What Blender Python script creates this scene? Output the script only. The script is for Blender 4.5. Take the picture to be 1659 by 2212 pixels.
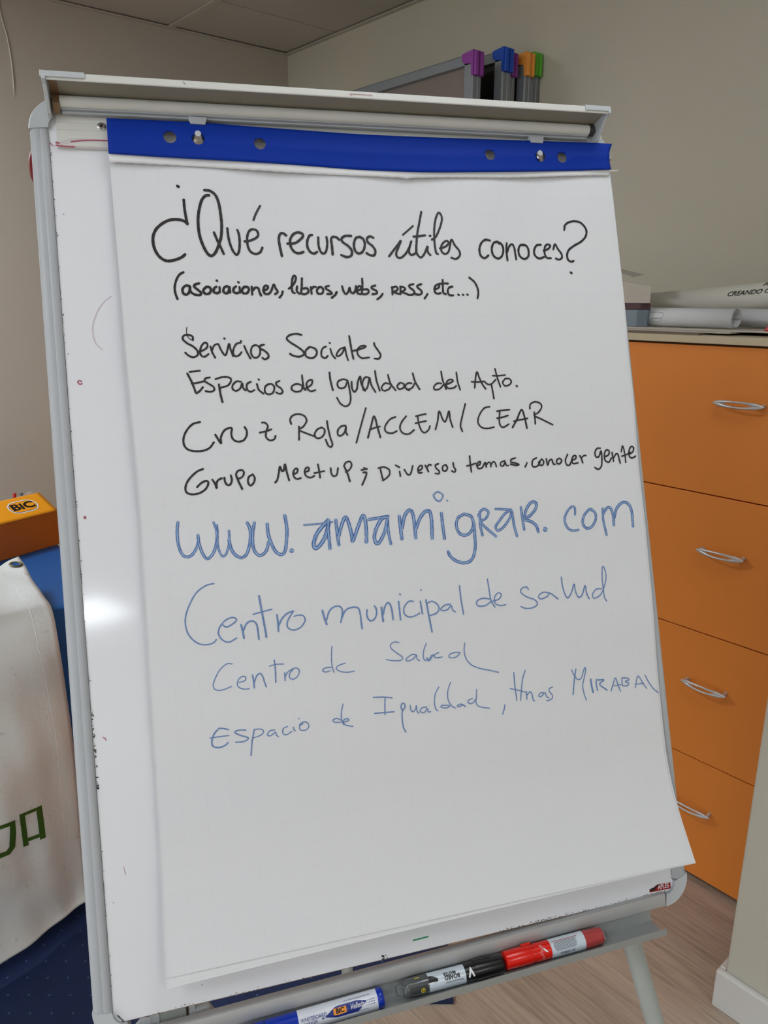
import bpy, bmesh, math, random
from mathutils import Vector, Matrix

for _o in list(bpy.data.objects):
    bpy.data.objects.remove(_o)
SC = bpy.context.scene
COL = SC.collection
random.seed(7)

# ------------------------------------------------------------------ camera, world, lights, exposure
cam_data = bpy.data.cameras.new('camera')
cam_data.sensor_fit = 'HORIZONTAL'
cam_data.sensor_width = 36.0
cam_data.lens = 36.0 * 1662.4 / 1659.0
cam_data.clip_start = 0.02
cam = bpy.data.objects.new('camera', cam_data)
COL.objects.link(cam)
RT, CU, FW = Vector((0.761538, -0.648120, 0.000000)), Vector((0.175910, 0.206693, 0.962462)), Vector((0.623791, 0.732952, -0.271415))
m = Matrix((RT, CU, -FW)).transposed().to_4x4()
m.translation = Vector((0, 0, 1.5))
cam.matrix_world = m
SC.camera = cam

world = bpy.data.worlds.new('world')
SC.world = world
world.use_nodes = True
world.node_tree.nodes['Background'].inputs[0].default_value = (0.75, 0.82, 1.0, 1)
world.node_tree.nodes['Background'].inputs[1].default_value = 0.25

SC.view_settings.view_transform = 'Standard'
SC.view_settings.look = 'None'
SC.view_settings.exposure = 0.24
SC.view_settings.gamma = 1.0
SC.view_settings.use_curve_mapping = False
# unseen ceiling cells with a light panel, some added only as fill: (column, row, strength)
LIGHT_CELLS = {(7, 11): 16.0, (5, 5): 9.0, (4, 1): 30.0, (3, 9): 15.0, (7, 8): 12.0, (2, 5): 5.0, (7, 4): 14.0}
LIGHT_WORDS = {(7, 11): 'furthest back on the left', (5, 5): 'left above the whiteboard', (4, 1): 'above the table with the banner',
               (3, 9): 'far behind the reader, added as unseen fill', (7, 8): 'behind on the left side, added as unseen fill', (2, 5): 'in front of the orange cabinets, added as unseen fill', (7, 4): 'beside the left wall, added as unseen fill'}
# unseen window added in the far left wall as a fill light
WINDOW_POWER = 30.0

# ------------------------------------------------------------------ materials
def lin(c):
    return tuple(((x / 255.0) / 12.92 if x / 255.0 <= 0.04045 else ((x / 255.0 + 0.055) / 1.055) ** 2.4) for x in c)

class NT:
    """tiny node helper"""
    def __init__(s, name):
        s.m = bpy.data.materials.new(name); s.m.use_nodes = True
        s.t = s.m.node_tree; s.n = s.t.nodes; s.b = s.n['Principled BSDF']
        s.tc = None
    def node(s, kind, **kw):
        n = s.n.new(kind)
        for k, v in kw.items(): setattr(n, k, v)
        return n
    def link(s, a, b): s.t.links.new(a, b)
    def coord(s, which='Object'):
        if s.tc is None: s.tc = s.node('ShaderNodeTexCoord')
        return s.tc.outputs[which]
    def math(s, op, a, b=None, c=None):
        n = s.node('ShaderNodeMath', operation=op)
        for i, x in enumerate((a, b, c)):
            if x is None: continue
            if isinstance(x, (int, float)): n.inputs[i].default_value = x
            else: s.link(x, n.inputs[i])
        return n.outputs[0]
    def mapping(s, vec, scale=(1, 1, 1), rot=(0, 0, 0), loc=(0, 0, 0)):
        n = s.node('ShaderNodeMapping'); s.link(vec, n.inputs[0])
        n.inputs[1].default_value = loc; n.inputs[2].default_value = rot; n.inputs[3].default_value = scale
        return n.outputs[0]
    def noise(s, vec, scale, detail=3, rough=.5, out='Fac'):
        n = s.node('ShaderNodeTexNoise'); s.link(vec, n.inputs['Vector'])
        n.inputs['Scale'].default_value = scale; n.inputs['Detail'].default_value = detail
        n.inputs['Roughness'].default_value = rough
        return n.outputs[out]
    def ramp(s, fac, stops):
        n = s.node('ShaderNodeValToRGB'); s.link(fac, n.inputs[0])
        e = n.color_ramp.elements
        while len(e) < len(stops): e.new(0.5)
        for el, (p, c) in zip(e, stops):
            el.position = p; el.color = (*c, 1) if len(c) == 3 else c
        return n.outputs[0]
    def mix(s, fac, a, b, mode='MIX'):
        n = s.node('ShaderNodeMixRGB', blend_type=mode)
        if isinstance(fac, (int, float)): n.inputs[0].default_value = fac
        else: s.link(fac, n.inputs[0])
        for i, x in ((1, a), (2, b)):
            if isinstance(x, tuple): n.inputs[i].default_value = (*x, 1)
            else: s.link(x, n.inputs[i])
        return n.outputs[0]
    def bump(s, height, strength, dist=0.001):
        n = s.node('ShaderNodeBump'); s.link(height, n.inputs['Height'])
        n.inputs['Strength'].default_value = strength; n.inputs['Distance'].default_value = dist
        s.link(n.outputs[0], s.b.inputs['Normal'])
    def base(s, x):
        if isinstance(x, tuple): s.b.inputs['Base Color'].default_value = (*x, 1)
        else: s.link(x, s.b.inputs['Base Color'])
    def set(s, **kw):
        for k, v in kw.items(): s.b.inputs[k.replace('_', ' ')].default_value = v

def simple(name, rgb, rough=.5, metal=0.0, var=.04, vscale=30, bump=.05, bscale=400, spec=.5):
    k = NT(name); c = lin(rgb)
    nz = k.noise(k.coord(), vscale, 4)
    k.base(k.mix(k.math('MULTIPLY', nz, 1.0), tuple(x * (1 - var) for x in c), tuple(min(1, x * (1 + var)) for x in c)))
    k.set(Roughness=rough, Metallic=metal); k.b.inputs['Specular IOR Level'].default_value = spec
    if bump: k.bump(k.noise(k.coord(), bscale, 3), bump, .0006)
    return k.m

M = {}
def wall_material(name, rgb):
    k = NT(name); c = lin(rgb)
    big = k.noise(k.coord(), 1.2, 4)
    k.base(k.mix(big, tuple(x * .94 for x in c), tuple(x * 1.03 for x in c)))
    k.set(Roughness=.85)
    k.bump(k.noise(k.coord(), 130, 5, .62), .38, .0012)
    return k.m
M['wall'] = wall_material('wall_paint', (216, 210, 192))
M['wall_back'] = wall_material('wall_paint_shaded', (198, 190, 176))  # same wall paint, with this wall's dimmer light put into a darker tone
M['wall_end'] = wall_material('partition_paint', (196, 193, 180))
M['ceiling'] = simple('ceiling_tile_paint', (196, 188, 176), .9, var=.05, vscale=60, bump=.4, bscale=160)
M['tbar'] = simple('ceiling_grid_paint', (196, 188, 174), .6)
M['skirting'] = simple('white_skirting', (214, 214, 212), .45, var=.03, bump=.02)
M['plastic_white'] = simple('white_plastic', (222, 224, 225), .35)
M['plastic_grey'] = simple('pale_grey_plastic', (188, 193, 197), .42, bump=.03)
M['rail'] = simple('grey_white_rail', (178, 182, 188), .38, metal=.0, bump=.02)
M['hood'] = simple('hood_paint', (214, 214, 210), .42, bump=.02)
M['hood_shade'] = simple('hood_shade_tone', (146, 140, 126), .5, bump=.02)  # shade under the hood painted in as a darker copy of its paint
M['brown_tape'] = simple('brown_packing_tape', (132, 104, 78), .3)
M['dark_grey'] = simple('dark_grey_plastic', (58, 58, 58), .4)
M['leg'] = simple('grey_green_tube', (166, 172, 168), .35)
M['tray'] = simple('brushed_tray', (160, 164, 164), .35, metal=.35)
M['alu'] = simple('brushed_aluminium', (184, 184, 184), .36, metal=.25)
M['chrome'] = simple('chrome', (205, 205, 205), .18, metal=1)
M['brass'] = simple('eyelet_metal', (150, 140, 112), .35, metal=1)
M['fibre'] = simple('fibreboard_edge', (150, 126, 100), .9, var=.15, vscale=200)
M['grey_frame'] = simple('grey_aluminium', (140, 145, 150), .4, metal=.25, bump=.02)
M['black'] = simple('black_plastic', (16, 16, 18), .3)
M['black_panel'] = simple('black_board', (10, 10, 11), .5)
M['shaded_panel'] = simple('shaded_whiteboard', (132, 122, 114), .35)  # whiteboard panel with its shade and dim reflection put into the colour
M['cap_purple'] = simple('purple_cap', (146, 60, 158), .45)
M['cap_blue'] = simple('blue_cap', (14, 78, 190), .45)
M['cap_orange'] = simple('orange_cap', (255, 168, 66), .45)
M['cap_green'] = simple('green_cap', (104, 200, 54), .45)
M['red'] = simple('red_plastic', (196, 30, 26), .32)
M['magnet'] = simple('red_magnet', (118, 12, 16), .5)
M['pen_red'] = simple('pen_red', (222, 30, 18), .22, bump=0)
M['pen_blue'] = simple('pen_blue', (8, 50, 170), .25, bump=0)
M['pen_white'] = simple('pen_white', (222, 226, 236), .25, bump=0)
M['pen_label'] = simple('pen_label', (205, 216, 226), .22, bump=0)
M['ink_black_print'] = simple('black_print', (14, 14, 18), .4, bump=0)
M['print_blue'] = simple('blue_print', (24, 44, 130), .35, bump=0)
M['print_white'] = simple('white_print', (232, 234, 238), .4, bump=0)
M['print_orange'] = simple('orange_print', (240, 150, 50), .4, bump=0)
M['print_red'] = simple('red_print', (170, 24, 34), .4, bump=0)
M['print_grey'] = simple('grey_print', (92, 96, 104), .4, bump=0)
M['print_green'] = simple('green_print', (58, 96, 22), .45, bump=0)
M['print_yellow'] = simple('yellow_print', (222, 200, 40), .4, bump=0)
M['sticker'] = simple('red_sticker', (150, 22, 26), .35, bump=0)
M['box_yellow'] = simple('yellow_card', (242, 160, 24), .42, var=.03)
M['box_orange'] = simple('orange_card', (176, 92, 22), .5, var=.03)
M['card'] = simple('beige_card', (196, 188, 176), .7)
M['bluegrey'] = simple('bluegrey_card', (132, 146, 158), .55)
M['maroon'] = simple('maroon_cloth', (90, 66, 74), .7, var=.35, vscale=90)
M['brownboard'] = simple('dark_board', (120, 104, 90), .7, var=.2)
M['roll'] = simple('roll_paper', (226, 228, 230), .6, bump=.02)
M['poster'] = simple('poster_card', (226, 224, 212), .6, bump=.02)
M['worktop'] = simple('beige_laminate', (204, 190, 160), .5)
M['carcass'] = simple('cabinet_carcass', (150, 84, 34), .5)
M['shadow_gap'] = simple('dark_brown_edge', (74, 46, 26), .7)
M['handle'] = simple('satin_nickel', (206, 206, 208), .34, metal=.35)
M['blue_cloth'] = simple('blue_tablecloth', (16, 84, 152), .5, var=.08, vscale=25, bump=.25, bscale=500)
M['table_leg'] = simple('table_metal', (90, 92, 95), .4, metal=.7)
M['binding'] = simple('blue_binding_card', (0, 48, 156), .6, var=.05, vscale=18, bump=.04, bscale=300, spec=.18)
M['paper_edge'] = simple('plain_paper', (226, 227, 230), .75, bump=.03)
M['cord'] = simple('white_cord', (232, 228, 222), .5)
M['fluted'] = simple('fluted_grey', (150, 148, 144), .4, metal=.3)

def orange_front():
    k = NT('orange_drawer_front'); c = lin((234, 140, 56))
    n1 = k.noise(k.coord(), 3, 4); n2 = k.noise(k.mapping(k.coord(), (1, 30, 1)), 60, 3)
    k.base(k.mix(k.math('ADD', k.math('MULTIPLY', n1, .7), k.math('MULTIPLY', n2, .3)), tuple(x * .94 for x in c), tuple(x * 1.05 for x in c)))
    k.set(Roughness=.5); k.bump(k.noise(k.coord(), 500, 3), .12, .0005)
    return k.m
M['orange'] = orange_front()

def floor_mat():
    k = NT('oak_laminate')
    info = k.node('ShaderNodeObjectInfo')
    off = k.node('ShaderNodeCombineXYZ')
    k.link(k.math('MULTIPLY', info.outputs['Random'], 17.0), off.inputs[0]); k.link(k.math('MULTIPLY', info.outputs['Random'], 31.0), off.inputs[1])
    add = k.node('ShaderNodeVectorMath', operation='ADD'); k.link(k.coord(), add.inputs[0]); k.link(off.outputs[0], add.inputs[1])
    v = add.outputs[0]
    grain = k.noise(k.mapping(v, (42, 2.2, 1)), 3.0, 7, .62)
    broad = k.noise(k.mapping(v, (7, .9, 1)), 2.0, 3, .5)
    warp = k.math('ADD', k.math('MULTIPLY', grain, .62), k.math('MULTIPLY', broad, .38))
    c = k.ramp(warp, [(0.30, lin((140, 124, 108))), (0.47, lin((174, 158, 142))), (0.62, lin((190, 175, 160))), (0.8, lin((200, 186, 172)))])
    tone = k.math('ADD', k.math('MULTIPLY', info.outputs['Random'], .14), .93)
    n = k.node('ShaderNodeVectorMath', operation='SCALE'); k.link(c, n.inputs[0]); k.link(tone, n.inputs['Scale'])
    k.base(n.outputs[0]); k.set(Roughness=.55)
    k.bump(grain, .15, .0006)
    return k.m
M['floor'] = floor_mat()

def sheet_mat():
    """white flip chart paper with its faint printed 25 mm grid"""
    k = NT('flipchart_paper')
    sep = k.node('ShaderNodeSeparateXYZ'); k.link(k.coord('UV'), sep.inputs[0])
    def linemask(x):
        f = k.math('FRACT', k.math('DIVIDE', x, 0.0253))
        d = k.math('ABSOLUTE', k.math('SUBTRACT', f, .5))
        return k.math('GREATER_THAN', d, 0.488)
    g = k.math('MAXIMUM', linemask(sep.outputs[0]), linemask(sep.outputs[1]))
    brk = k.noise(k.coord('UV'), 40, 2)
    g = k.math('MULTIPLY', g, k.math('MULTIPLY', brk, .09))
    k.base(k.mix(g, lin((222, 223, 227)), lin((130, 136, 146))))
    k.set(Roughness=.62); k.b.inputs['Specular IOR Level'].default_value = .25
    k.bump(k.noise(k.coord('UV'), 9, 4, .6), .25, .004)
    return k.m
M['sheet'] = sheet_mat()

def board_mat():
    k = NT('whiteboard_enamel')
    k.base(k.mix(k.noise(k.coord(), 3, 5), lin((226, 228, 234)), lin((232, 234, 240))))
    k.set(Roughness=.09); k.b.inputs['Specular IOR Level'].default_value = .5
    k.bump(k.noise(k.coord(), 60, 3), .04, .0004)
    return k.m
M['board'] = board_mat()

def ink(name, dark, light, streak):
    k = NT(name)
    sep = k.node('ShaderNodeSeparateXYZ'); k.link(k.coord('UV'), sep.inputs[0])
    across, along = sep.outputs[1], sep.outputs[0]
    if streak:
        cv = k.node('ShaderNodeCombineXYZ'); k.link(k.math('MULTIPLY', along, 60.0), cv.inputs[0]); k.link(k.math('MULTIPLY', across, 4.5), cv.inputs[1])
        nz = k.noise(cv.outputs[0], 1.6, 2, .5)
        edge = k.math('ABSOLUTE', k.math('SUBTRACT', across, .5))
        f = k.math('ADD', k.math('MULTIPLY', edge, -streak), k.math('MULTIPLY', nz, 1.25))
        c = k.ramp(f, [(0.28, dark), (0.62, light)])
    else:
        c = k.mix(k.noise(k.coord('UV'), 30, 2), dark, light)
    k.base(c); k.set(Roughness=.42)
    return k.m
M['ink_black'] = ink('black_marker_ink', lin((26, 24, 28)), lin((46, 44, 48)), 0)
M['ink_blue_wide'] = ink('streaky_blue_ink', lin((30, 80, 158)), lin((156, 186, 216)), .9)
M['ink_blue_thin'] = ink('thin_blue_ink', lin((58, 98, 164)), lin((122, 152, 196)), .5)
M['ink_red'] = ink('dried_red_ink', lin((150, 40, 66)), lin((186, 116, 134)), 0)
M['ink_green'] = ink('green_ink', lin((20, 110, 74)), lin((40, 130, 90)), 0)
M['ink_faint'] = ink('faint_red_ink', lin((200, 182, 194)), lin((212, 202, 212)), 0)
M['ink_grey'] = ink('grey_ink', lin((140, 150, 146)), lin((176, 184, 180)), 0)

def mat_navy():
    k = NT('navy_dotted_mat')
    sep = k.node('ShaderNodeSeparateXYZ'); k.link(k.coord('UV'), sep.inputs[0])
    def lattice(ox, oy, r):
        fx = k.math('SUBTRACT', k.math('FRACT', k.math('ADD', k.math('DIVIDE', sep.outputs[0], .0460), ox)), .5)
        fy = k.math('SUBTRACT', k.math('FRACT', k.math('ADD', k.math('DIVIDE', sep.outputs[1], .0900), oy)), .5)
        d = k.math('ADD', k.math('POWER', k.math('MULTIPLY', fx, .048), 2.0), k.math('POWER', k.math('MULTIPLY', fy, .094), 2.0))
        return k.math('LESS_THAN', d, r * r)
    pale = k.math('MAXIMUM', lattice(.1, .0, .0026), lattice(.6, .5, .0026))
    dark = k.math('MAXIMUM', lattice(.6, .0, .0024), lattice(.1, .5, .0024))
    c = k.mix(k.noise(k.coord('UV'), 12, 4), lin((14, 34, 74)), lin((20, 44, 88)))
    c = k.mix(dark, c, lin((12, 28, 62)))
    c = k.mix(k.math('MULTIPLY', pale, .34), c, lin((120, 142, 176)))
    k.base(c); k.set(Roughness=.7); k.bump(k.noise(k.coord('UV'), 700, 2), .2, .0006)
    return k.m
M['navy'] = mat_navy()

def vinyl():
    k = NT('white_banner_vinyl')
    sm = k.noise(k.coord(), 26, 6, .7)
    k.base(k.mix(k.ramp(sm, [(.62, (0, 0, 0)), (.72, (1, 1, 1))]), lin((232, 236, 236)), lin((196, 200, 198))))
    k.set(Roughness=.3); k.bump(k.noise(k.coord(), 7, 4, .6), .55, .010)
    return k.m
M['vinyl'] = vinyl()

def clear(name, rgb, tr=1.0, rough=.06):
    k = NT(name); k.base(lin(rgb)); k.set(Roughness=rough, IOR=1.4)
    k.b.inputs['Transmission Weight'].default_value = tr
    return k.m
M['clear'] = clear('clear_plastic', (225, 230, 232), .9)
M['clear_red'] = clear('clear_red_plastic', (220, 90, 90), .45, .12)
M['smoke'] = clear('smoky_plastic', (120, 124, 126), .75)

def emit(name, rgb, strength):
    k = NT(name); k.base((.8, .8, .8)); k.b.inputs['Emission Color'].default_value = (*rgb, 1); k.b.inputs['Emission Strength'].default_value = strength
    return k.m

# ------------------------------------------------------------------ building helpers
def tag(o, label=None, cat=None, group=None, kind=None):
    if label: o['label'] = label
    if cat: o['category'] = cat
    if group: o['group'] = group
    if kind: o['kind'] = kind
    return o

def empty(name, loc, label, cat, group=None):
    o = bpy.data.objects.new(name, None); o.location = loc; o.empty_display_size = .05
    COL.objects.link(o); return tag(o, label, cat, group)

def wloc(o):
    v = Vector((0, 0, 0))
    while o is not None: v += o.location; o = o.parent
    return v

class MB:
    """collects world-space geometry and links it as one mesh object"""
    def __init__(s): s.v = []; s.f = []; s.uv = {}
    def add(s, verts, faces, uvs=None):
        b = len(s.v); s.v += [Vector(x) for x in verts]
        for i, f in enumerate(faces):
            s.f.append(tuple(b + j for j in f))
            if uvs: s.uv[len(s.f) - 1] = [uvs[j] for j in f]
        return s
    def box(s, x0, x1, y0, y1, z0, z1):
        v = [(x, y, z) for x in (x0, x1) for y in (y0, y1) for z in (z0, z1)]
        return s.add(v, [(0, 1, 3, 2), (4, 6, 7, 5), (0, 4, 5, 1), (2, 3, 7, 6), (0, 2, 6, 4), (1, 5, 7, 3)])
    def hexa(s, c):   # 8 corners: bottom ring 0-3, top ring 4-7
        return s.add(c, [(3, 2, 1, 0), (4, 5, 6, 7), (0, 1, 5, 4), (1, 2, 6, 5), (2, 3, 7, 6), (3, 0, 4, 7)])
    def loft(s, rings, closed=True, caps=True):
        n = len(rings[0]); b = len(s.v)
        for r in rings: s.v += [Vector(x) for x in r]
        for i in range(len(rings) - 1):
            for j in range(n if closed else n - 1):
                k = (j + 1) % n
                s.f.append((b + i * n + j, b + i * n + k, b + (i + 1) * n + k, b + (i + 1) * n + j))
        if caps and closed:
            s.f.append(tuple(b + j for j in reversed(range(n)))); s.f.append(tuple(b + (len(rings) - 1) * n + j for j in range(n)))
        return s
    def tube(s, pts, r, n=12, caps=True):
        pts = [Vector(p) for p in pts]; rings = []; up = None
        for i, p in enumerate(pts):
            t = (pts[min(i + 1, len(pts) - 1)] - pts[max(i - 1, 0)]).normalized()
            if up is None: up = t.orthogonal().normalized()
            up = (up - t * up.dot(t)).normalized(); sd = t.cross(up)
            rr = r[i] if isinstance(r, (list, tuple)) else r
            rings.append([p + (up * math.cos(a) + sd * math.sin(a)) * rr for a in (2 * math.pi * k / n for k in range(n))])
        return s.loft(rings, True, caps)
    def grid(s, fn, nu, nv, uvfn=None):
        vs = [fn(i / nu, j / nv) for j in range(nv + 1) for i in range(nu + 1)]
        fs = [(j * (nu + 1) + i, j * (nu + 1) + i + 1, (j + 1) * (nu + 1) + i + 1, (j + 1) * (nu + 1) + i) for j in range(nv) for i in range(nu)]
        uvs = [uvfn(i / nu, j / nv) for j in range(nv + 1) for i in range(nu + 1)] if uvfn else None
        return s.add(vs, fs, uvs)
    def build(s, name, m, parent=None, smooth=False, bevel=0, solid=0, kind=None, label=None, offset=-1):
        base = wloc(parent) if parent else Vector((0, 0, 0))
        me = bpy.data.meshes.new(name)
        me.from_pydata([v - base for v in s.v], [], s.f); 
        if s.uv:
            lay = me.uv_layers.new(name='UVMap')
            for p in me.polygons:
                if p.index in s.uv:
                    for li, q in zip(p.loop_indices, s.uv[p.index]): lay.data[li].uv = q
        bm = bmesh.new(); bm.from_mesh(me)
        if not s.uv or solid: bmesh.ops.remove_doubles(bm, verts=bm.verts, dist=1e-6)
        if not solid: bmesh.ops.recalc_face_normals(bm, faces=bm.faces)
        bm.to_mesh(me); bm.free()
        me.materials.append(m)
        o = bpy.data.objects.new(name, me); COL.objects.link(o)
        if parent: o.parent = parent
        if smooth:
            for p in me.polygons: p.use_smooth = True
            me.set_sharp_from_angle(angle=math.radians(38))
        if bevel:
            b = o.modifiers.new('bevel', 'BEVEL'); b.width = bevel; b.segments = 2; b.limit_method = 'ANGLE'; b.angle_limit = math.radians(40)
        if solid:
            b = o.modifiers.new('solid', 'SOLIDIFY'); b.thickness = solid; b.offset = offset
        return tag(o, label, None, None, kind)

def copy_thing(o, parent=None):
    c = o.copy(); COL.objects.link(c); c.parent = parent
    for ch in [x for x in bpy.data.objects if x.parent == o]: copy_thing(ch, c)
    return c

# board space: u to the right, v up, w out of the board towards the reader (metres)
O0, HU, UP, NF = Vector((0.299801, 0.937829, 1.687894)), Vector((0.911216, -0.411928, 0.000000)), Vector((0.133811, 0.296001, 0.945768)), Vector((-0.389588, -0.861800, 0.324842))
def bw(u, v, w=0.0): return O0 + HU * u + UP * v + NF * w
def sk(u, v): return v + .009 * u          # the clamp bar hangs a touch askew
def ext_u(mb, prof, u0, u1, skew=0.0, c=0.0):
    return mb.loft([[bw(u, v + skew * (u - c), w) for v, w in prof] for u in (u0, u1)])
def ext_v(mb, prof, v0, v1):
    return mb.loft([[bw(u, v, w) for u, w in prof] for v in (v0, v1)])
def prism(mb, pts, w0, w1):
    return mb.loft([[bw(u, v, w) for u, v in pts] for w in (w0, w1)])
def arc(cx, cy, r, a0, a1, n=8):
    return [(cx + r * math.cos(math.radians(a0 + (a1 - a0) * i / n)), cy + r * math.sin(math.radians(a0 + (a1 - a0) * i / n))) for i in range(n + 1)]

def wsheet(u, v):
    """height of the top sheet over the board, it swells and curls away towards its free lower end"""
    s0 = max(0.0, (-v - 0.60) / 0.32); s = min(1.2, max(0.0, (-v - 0.775) / 0.145)); k = min(1, max(0, (u - .075) / .63))
    w = 0.0075 + 0.006 * s0 ** 2 + 0.024 * s ** 1.7 * (.5 + .5 * k ** 1.3)
    b = math.sin(math.pi * min(1, max(0, (-v - .05) / .8)))
    w += 0.0040 * b * (.5 + .5 * math.sin(u * 9 + v * 2))
    top = math.exp(-((-v - .05) / .12) ** 2)
    w += 0.0016 * top * math.sin(u * 38 + 1.2) * min(1, (-v - .03) * 25 if v < -.03 else 0)
    w += 0.0007 * math.sin(v * 46 + u * 7) * b
    return w


def smooth_line(pts, sub=6):
    if len(pts) < 3: return pts
    out = []
    P = [(2 * pts[0][0] - pts[1][0], 2 * pts[0][1] - pts[1][1])] + list(pts) + [(2 * pts[-1][0] - pts[-2][0], 2 * pts[-1][1] - pts[-2][1])]
    for i in range(1, len(P) - 2):
        p0, p1, p2, p3 = P[i - 1:i + 3]
        for k in range(sub):
            t = k / sub
            out.append(tuple(.5 * (2 * p1[j] + (p2[j] - p0[j]) * t + (2 * p0[j] - 5 * p1[j] + 4 * p2[j] - p3[j]) * t * t + (3 * p1[j] - p0[j] - 3 * p2[j] + p3[j]) * t ** 3) for j in (0, 1)))
    out.append(tuple(pts[-1]))
    return out

def ribbon(mb, pts, width, place, sub=6, tip=.78):
    """a pen stroke: flat band with round ends, place(x, y) puts it on its surface"""
    P = smooth_line(pts, sub); h = width / 2
    Q = [P[0]]
    for p in P[1:]:
        if math.hypot(p[0] - Q[-1][0], p[1] - Q[-1][1]) > 1e-5: Q.append(p)
    if len(Q) < 2: Q.append((Q[0][0] + 1e-4, Q[0][1]))
    left, right, run, L = [], [], [], 0
    n = len(Q)
    for i, p in enumerate(Q):
        a, b = Q[max(i - 1, 0)], Q[min(i + 1, n - 1)]
        dx, dy = b[0] - a[0], b[1] - a[1]; d = math.hypot(dx, dy) or 1
        if i: L += math.hypot(p[0] - Q[i - 1][0], p[1] - Q[i - 1][1])
        wob = 1 + .07 * math.sin(L * 900 + p[0] * 300)
        k = h * wob
        left.append((p[0] - dy / d * k, p[1] + dx / d * k)); right.append((p[0] + dy / d * k, p[1] - dx / d * k)); run.append(L)
    vs = []; uv = []; fs = []
    for l, r, t in zip(left, right, run):
        mid = ((l[0] + r[0]) / 2, (l[1] + r[1]) / 2)
        for q, a in ((l, 0), (mid, .5), (r, 1)):
            vs.append(place(*q)); uv.append((t, a))
    for i in range(n - 1):
        for k in (0, 1):
            b = 3 * i + k; fs.append((b, b + 3, b + 4, b + 1))
    for end in (0, n - 1):
        c = Q[end]; l = left[end]; r = right[end]
        a0 = math.atan2(l[1] - c[1], l[0] - c[0]); sgn = 1 if end == 0 else -1
        rr = math.hypot(l[0] - c[0], l[1] - c[1]); ids = [3 * end]
        for k in range(1, 6):
            a = a0 + sgn * math.pi * k / 6
            vs.append(place(c[0] + rr * math.cos(a), c[1] + rr * math.sin(a))); uv.append((run[end] + .001, k / 6)); ids.append(len(vs) - 1)
        ids.append(3 * end + 2)
        for k in range(len(ids) - 1): fs.append((3 * end + 1, ids[k], ids[k + 1]))
    mb.add(vs, fs, uv)

_tc = {}
def text_geo(body, size, bold=0.0, shear=0.0, spacing=1.0, align='CENTER', cut=0.0):
    key = (body, size, bold, shear, spacing, align, cut)
    if key in _tc: return _tc[key]
    cu = bpy.data.curves.new('t', 'FONT'); cu.body = body; cu.size = size; cu.offset = bold; cu.shear = shear
    cu.space_character = spacing; cu.align_x = align; cu.align_y = 'CENTER'; cu.resolution_u = 3
    ob = bpy.data.objects.new('t', cu); COL.objects.link(ob)
    dg = bpy.context.evaluated_depsgraph_get(); me = ob.evaluated_get(dg).to_mesh()
    if cut:      # slice the flat letters into narrow bands so that they bend round a barrel
        bm = bmesh.new(); bm.from_mesh(me)
        y = -size
        while y < size:
            bmesh.ops.bisect_plane(bm, geom=bm.verts[:] + bm.edges[:] + bm.faces[:], plane_co=(0, y, 0), plane_no=(0, 1, 0)); y += cut
        bm.verts.index_update()
        r = ([(v.co.x, v.co.y) for v in bm.verts], [tuple(v.index for v in f.verts) for f in bm.faces]); bm.free()
    else:
        r = ([(v.co.x, v.co.y) for v in me.vertices], [tuple(p.vertices) for p in me.polygons])
    ob.evaluated_get(dg).to_mesh_clear(); bpy.data.objects.remove(ob); bpy.data.curves.remove(cu)
    _tc[key] = r
    return r
def put_text(mb, place, body, size, sx=1.0, **kw):
    vs, fs = text_geo(body, size, **kw)
    mb.add([place(x * sx, y) for x, y in vs], fs)

# ------------------------------------------------------------------ the room
XW, YB, ZC = 2.25, 3.332, 2.565      # right wall, back wall, ceiling
XL, YF = -3.4, -4.4
XPART, YPART = 1.4253, 0.535          # partition end beside the cabinet
def struct(o): o['kind'] = 'structure'; return o

fl = struct(MB().box(XL, XW, YF, YB, -.12, -.008).build('floor', M['shadow_gap']))
PW, PL = .195, 1.25
proto = MB().box(.0004, PW - .0004, .0004, PL - .0004, -.008, 0).build('plank', M['floor'], fl)
first = True
x = 1.2895 + PW * 4; i = 0
while x > XL - PW:
    yj = (i * 0.47 % 1.0) * PL if x < .5 else (-.05 if i % 2 else .22)
    off = (YF - yj) % PL; y = YF - off
    while y < YB:
        x0, x1, y0, y1 = max(x, XL), min(x + PW, XW), max(y, YF), min(y + PL, YB)
        if x1 - x0 > .01 and y1 - y0 > .01:
            if first: p = proto; first = False
            else: p = proto.copy(); COL.objects.link(p)
            p.location = (x0, y0, 0); p.scale = ((x1 - x0) / PW, (y1 - y0) / PL, 1)
        y += PL
    x -= PW; i += 1

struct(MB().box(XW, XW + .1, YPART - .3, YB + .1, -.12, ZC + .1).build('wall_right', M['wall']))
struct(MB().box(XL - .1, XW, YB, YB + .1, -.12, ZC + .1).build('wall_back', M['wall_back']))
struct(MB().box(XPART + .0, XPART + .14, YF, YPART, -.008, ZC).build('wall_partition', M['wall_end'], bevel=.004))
struct(MB().box(XL, XPART + .14, YF - .1, YF, -.12, ZC + .1).build('wall_front', M['wall']))
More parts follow.
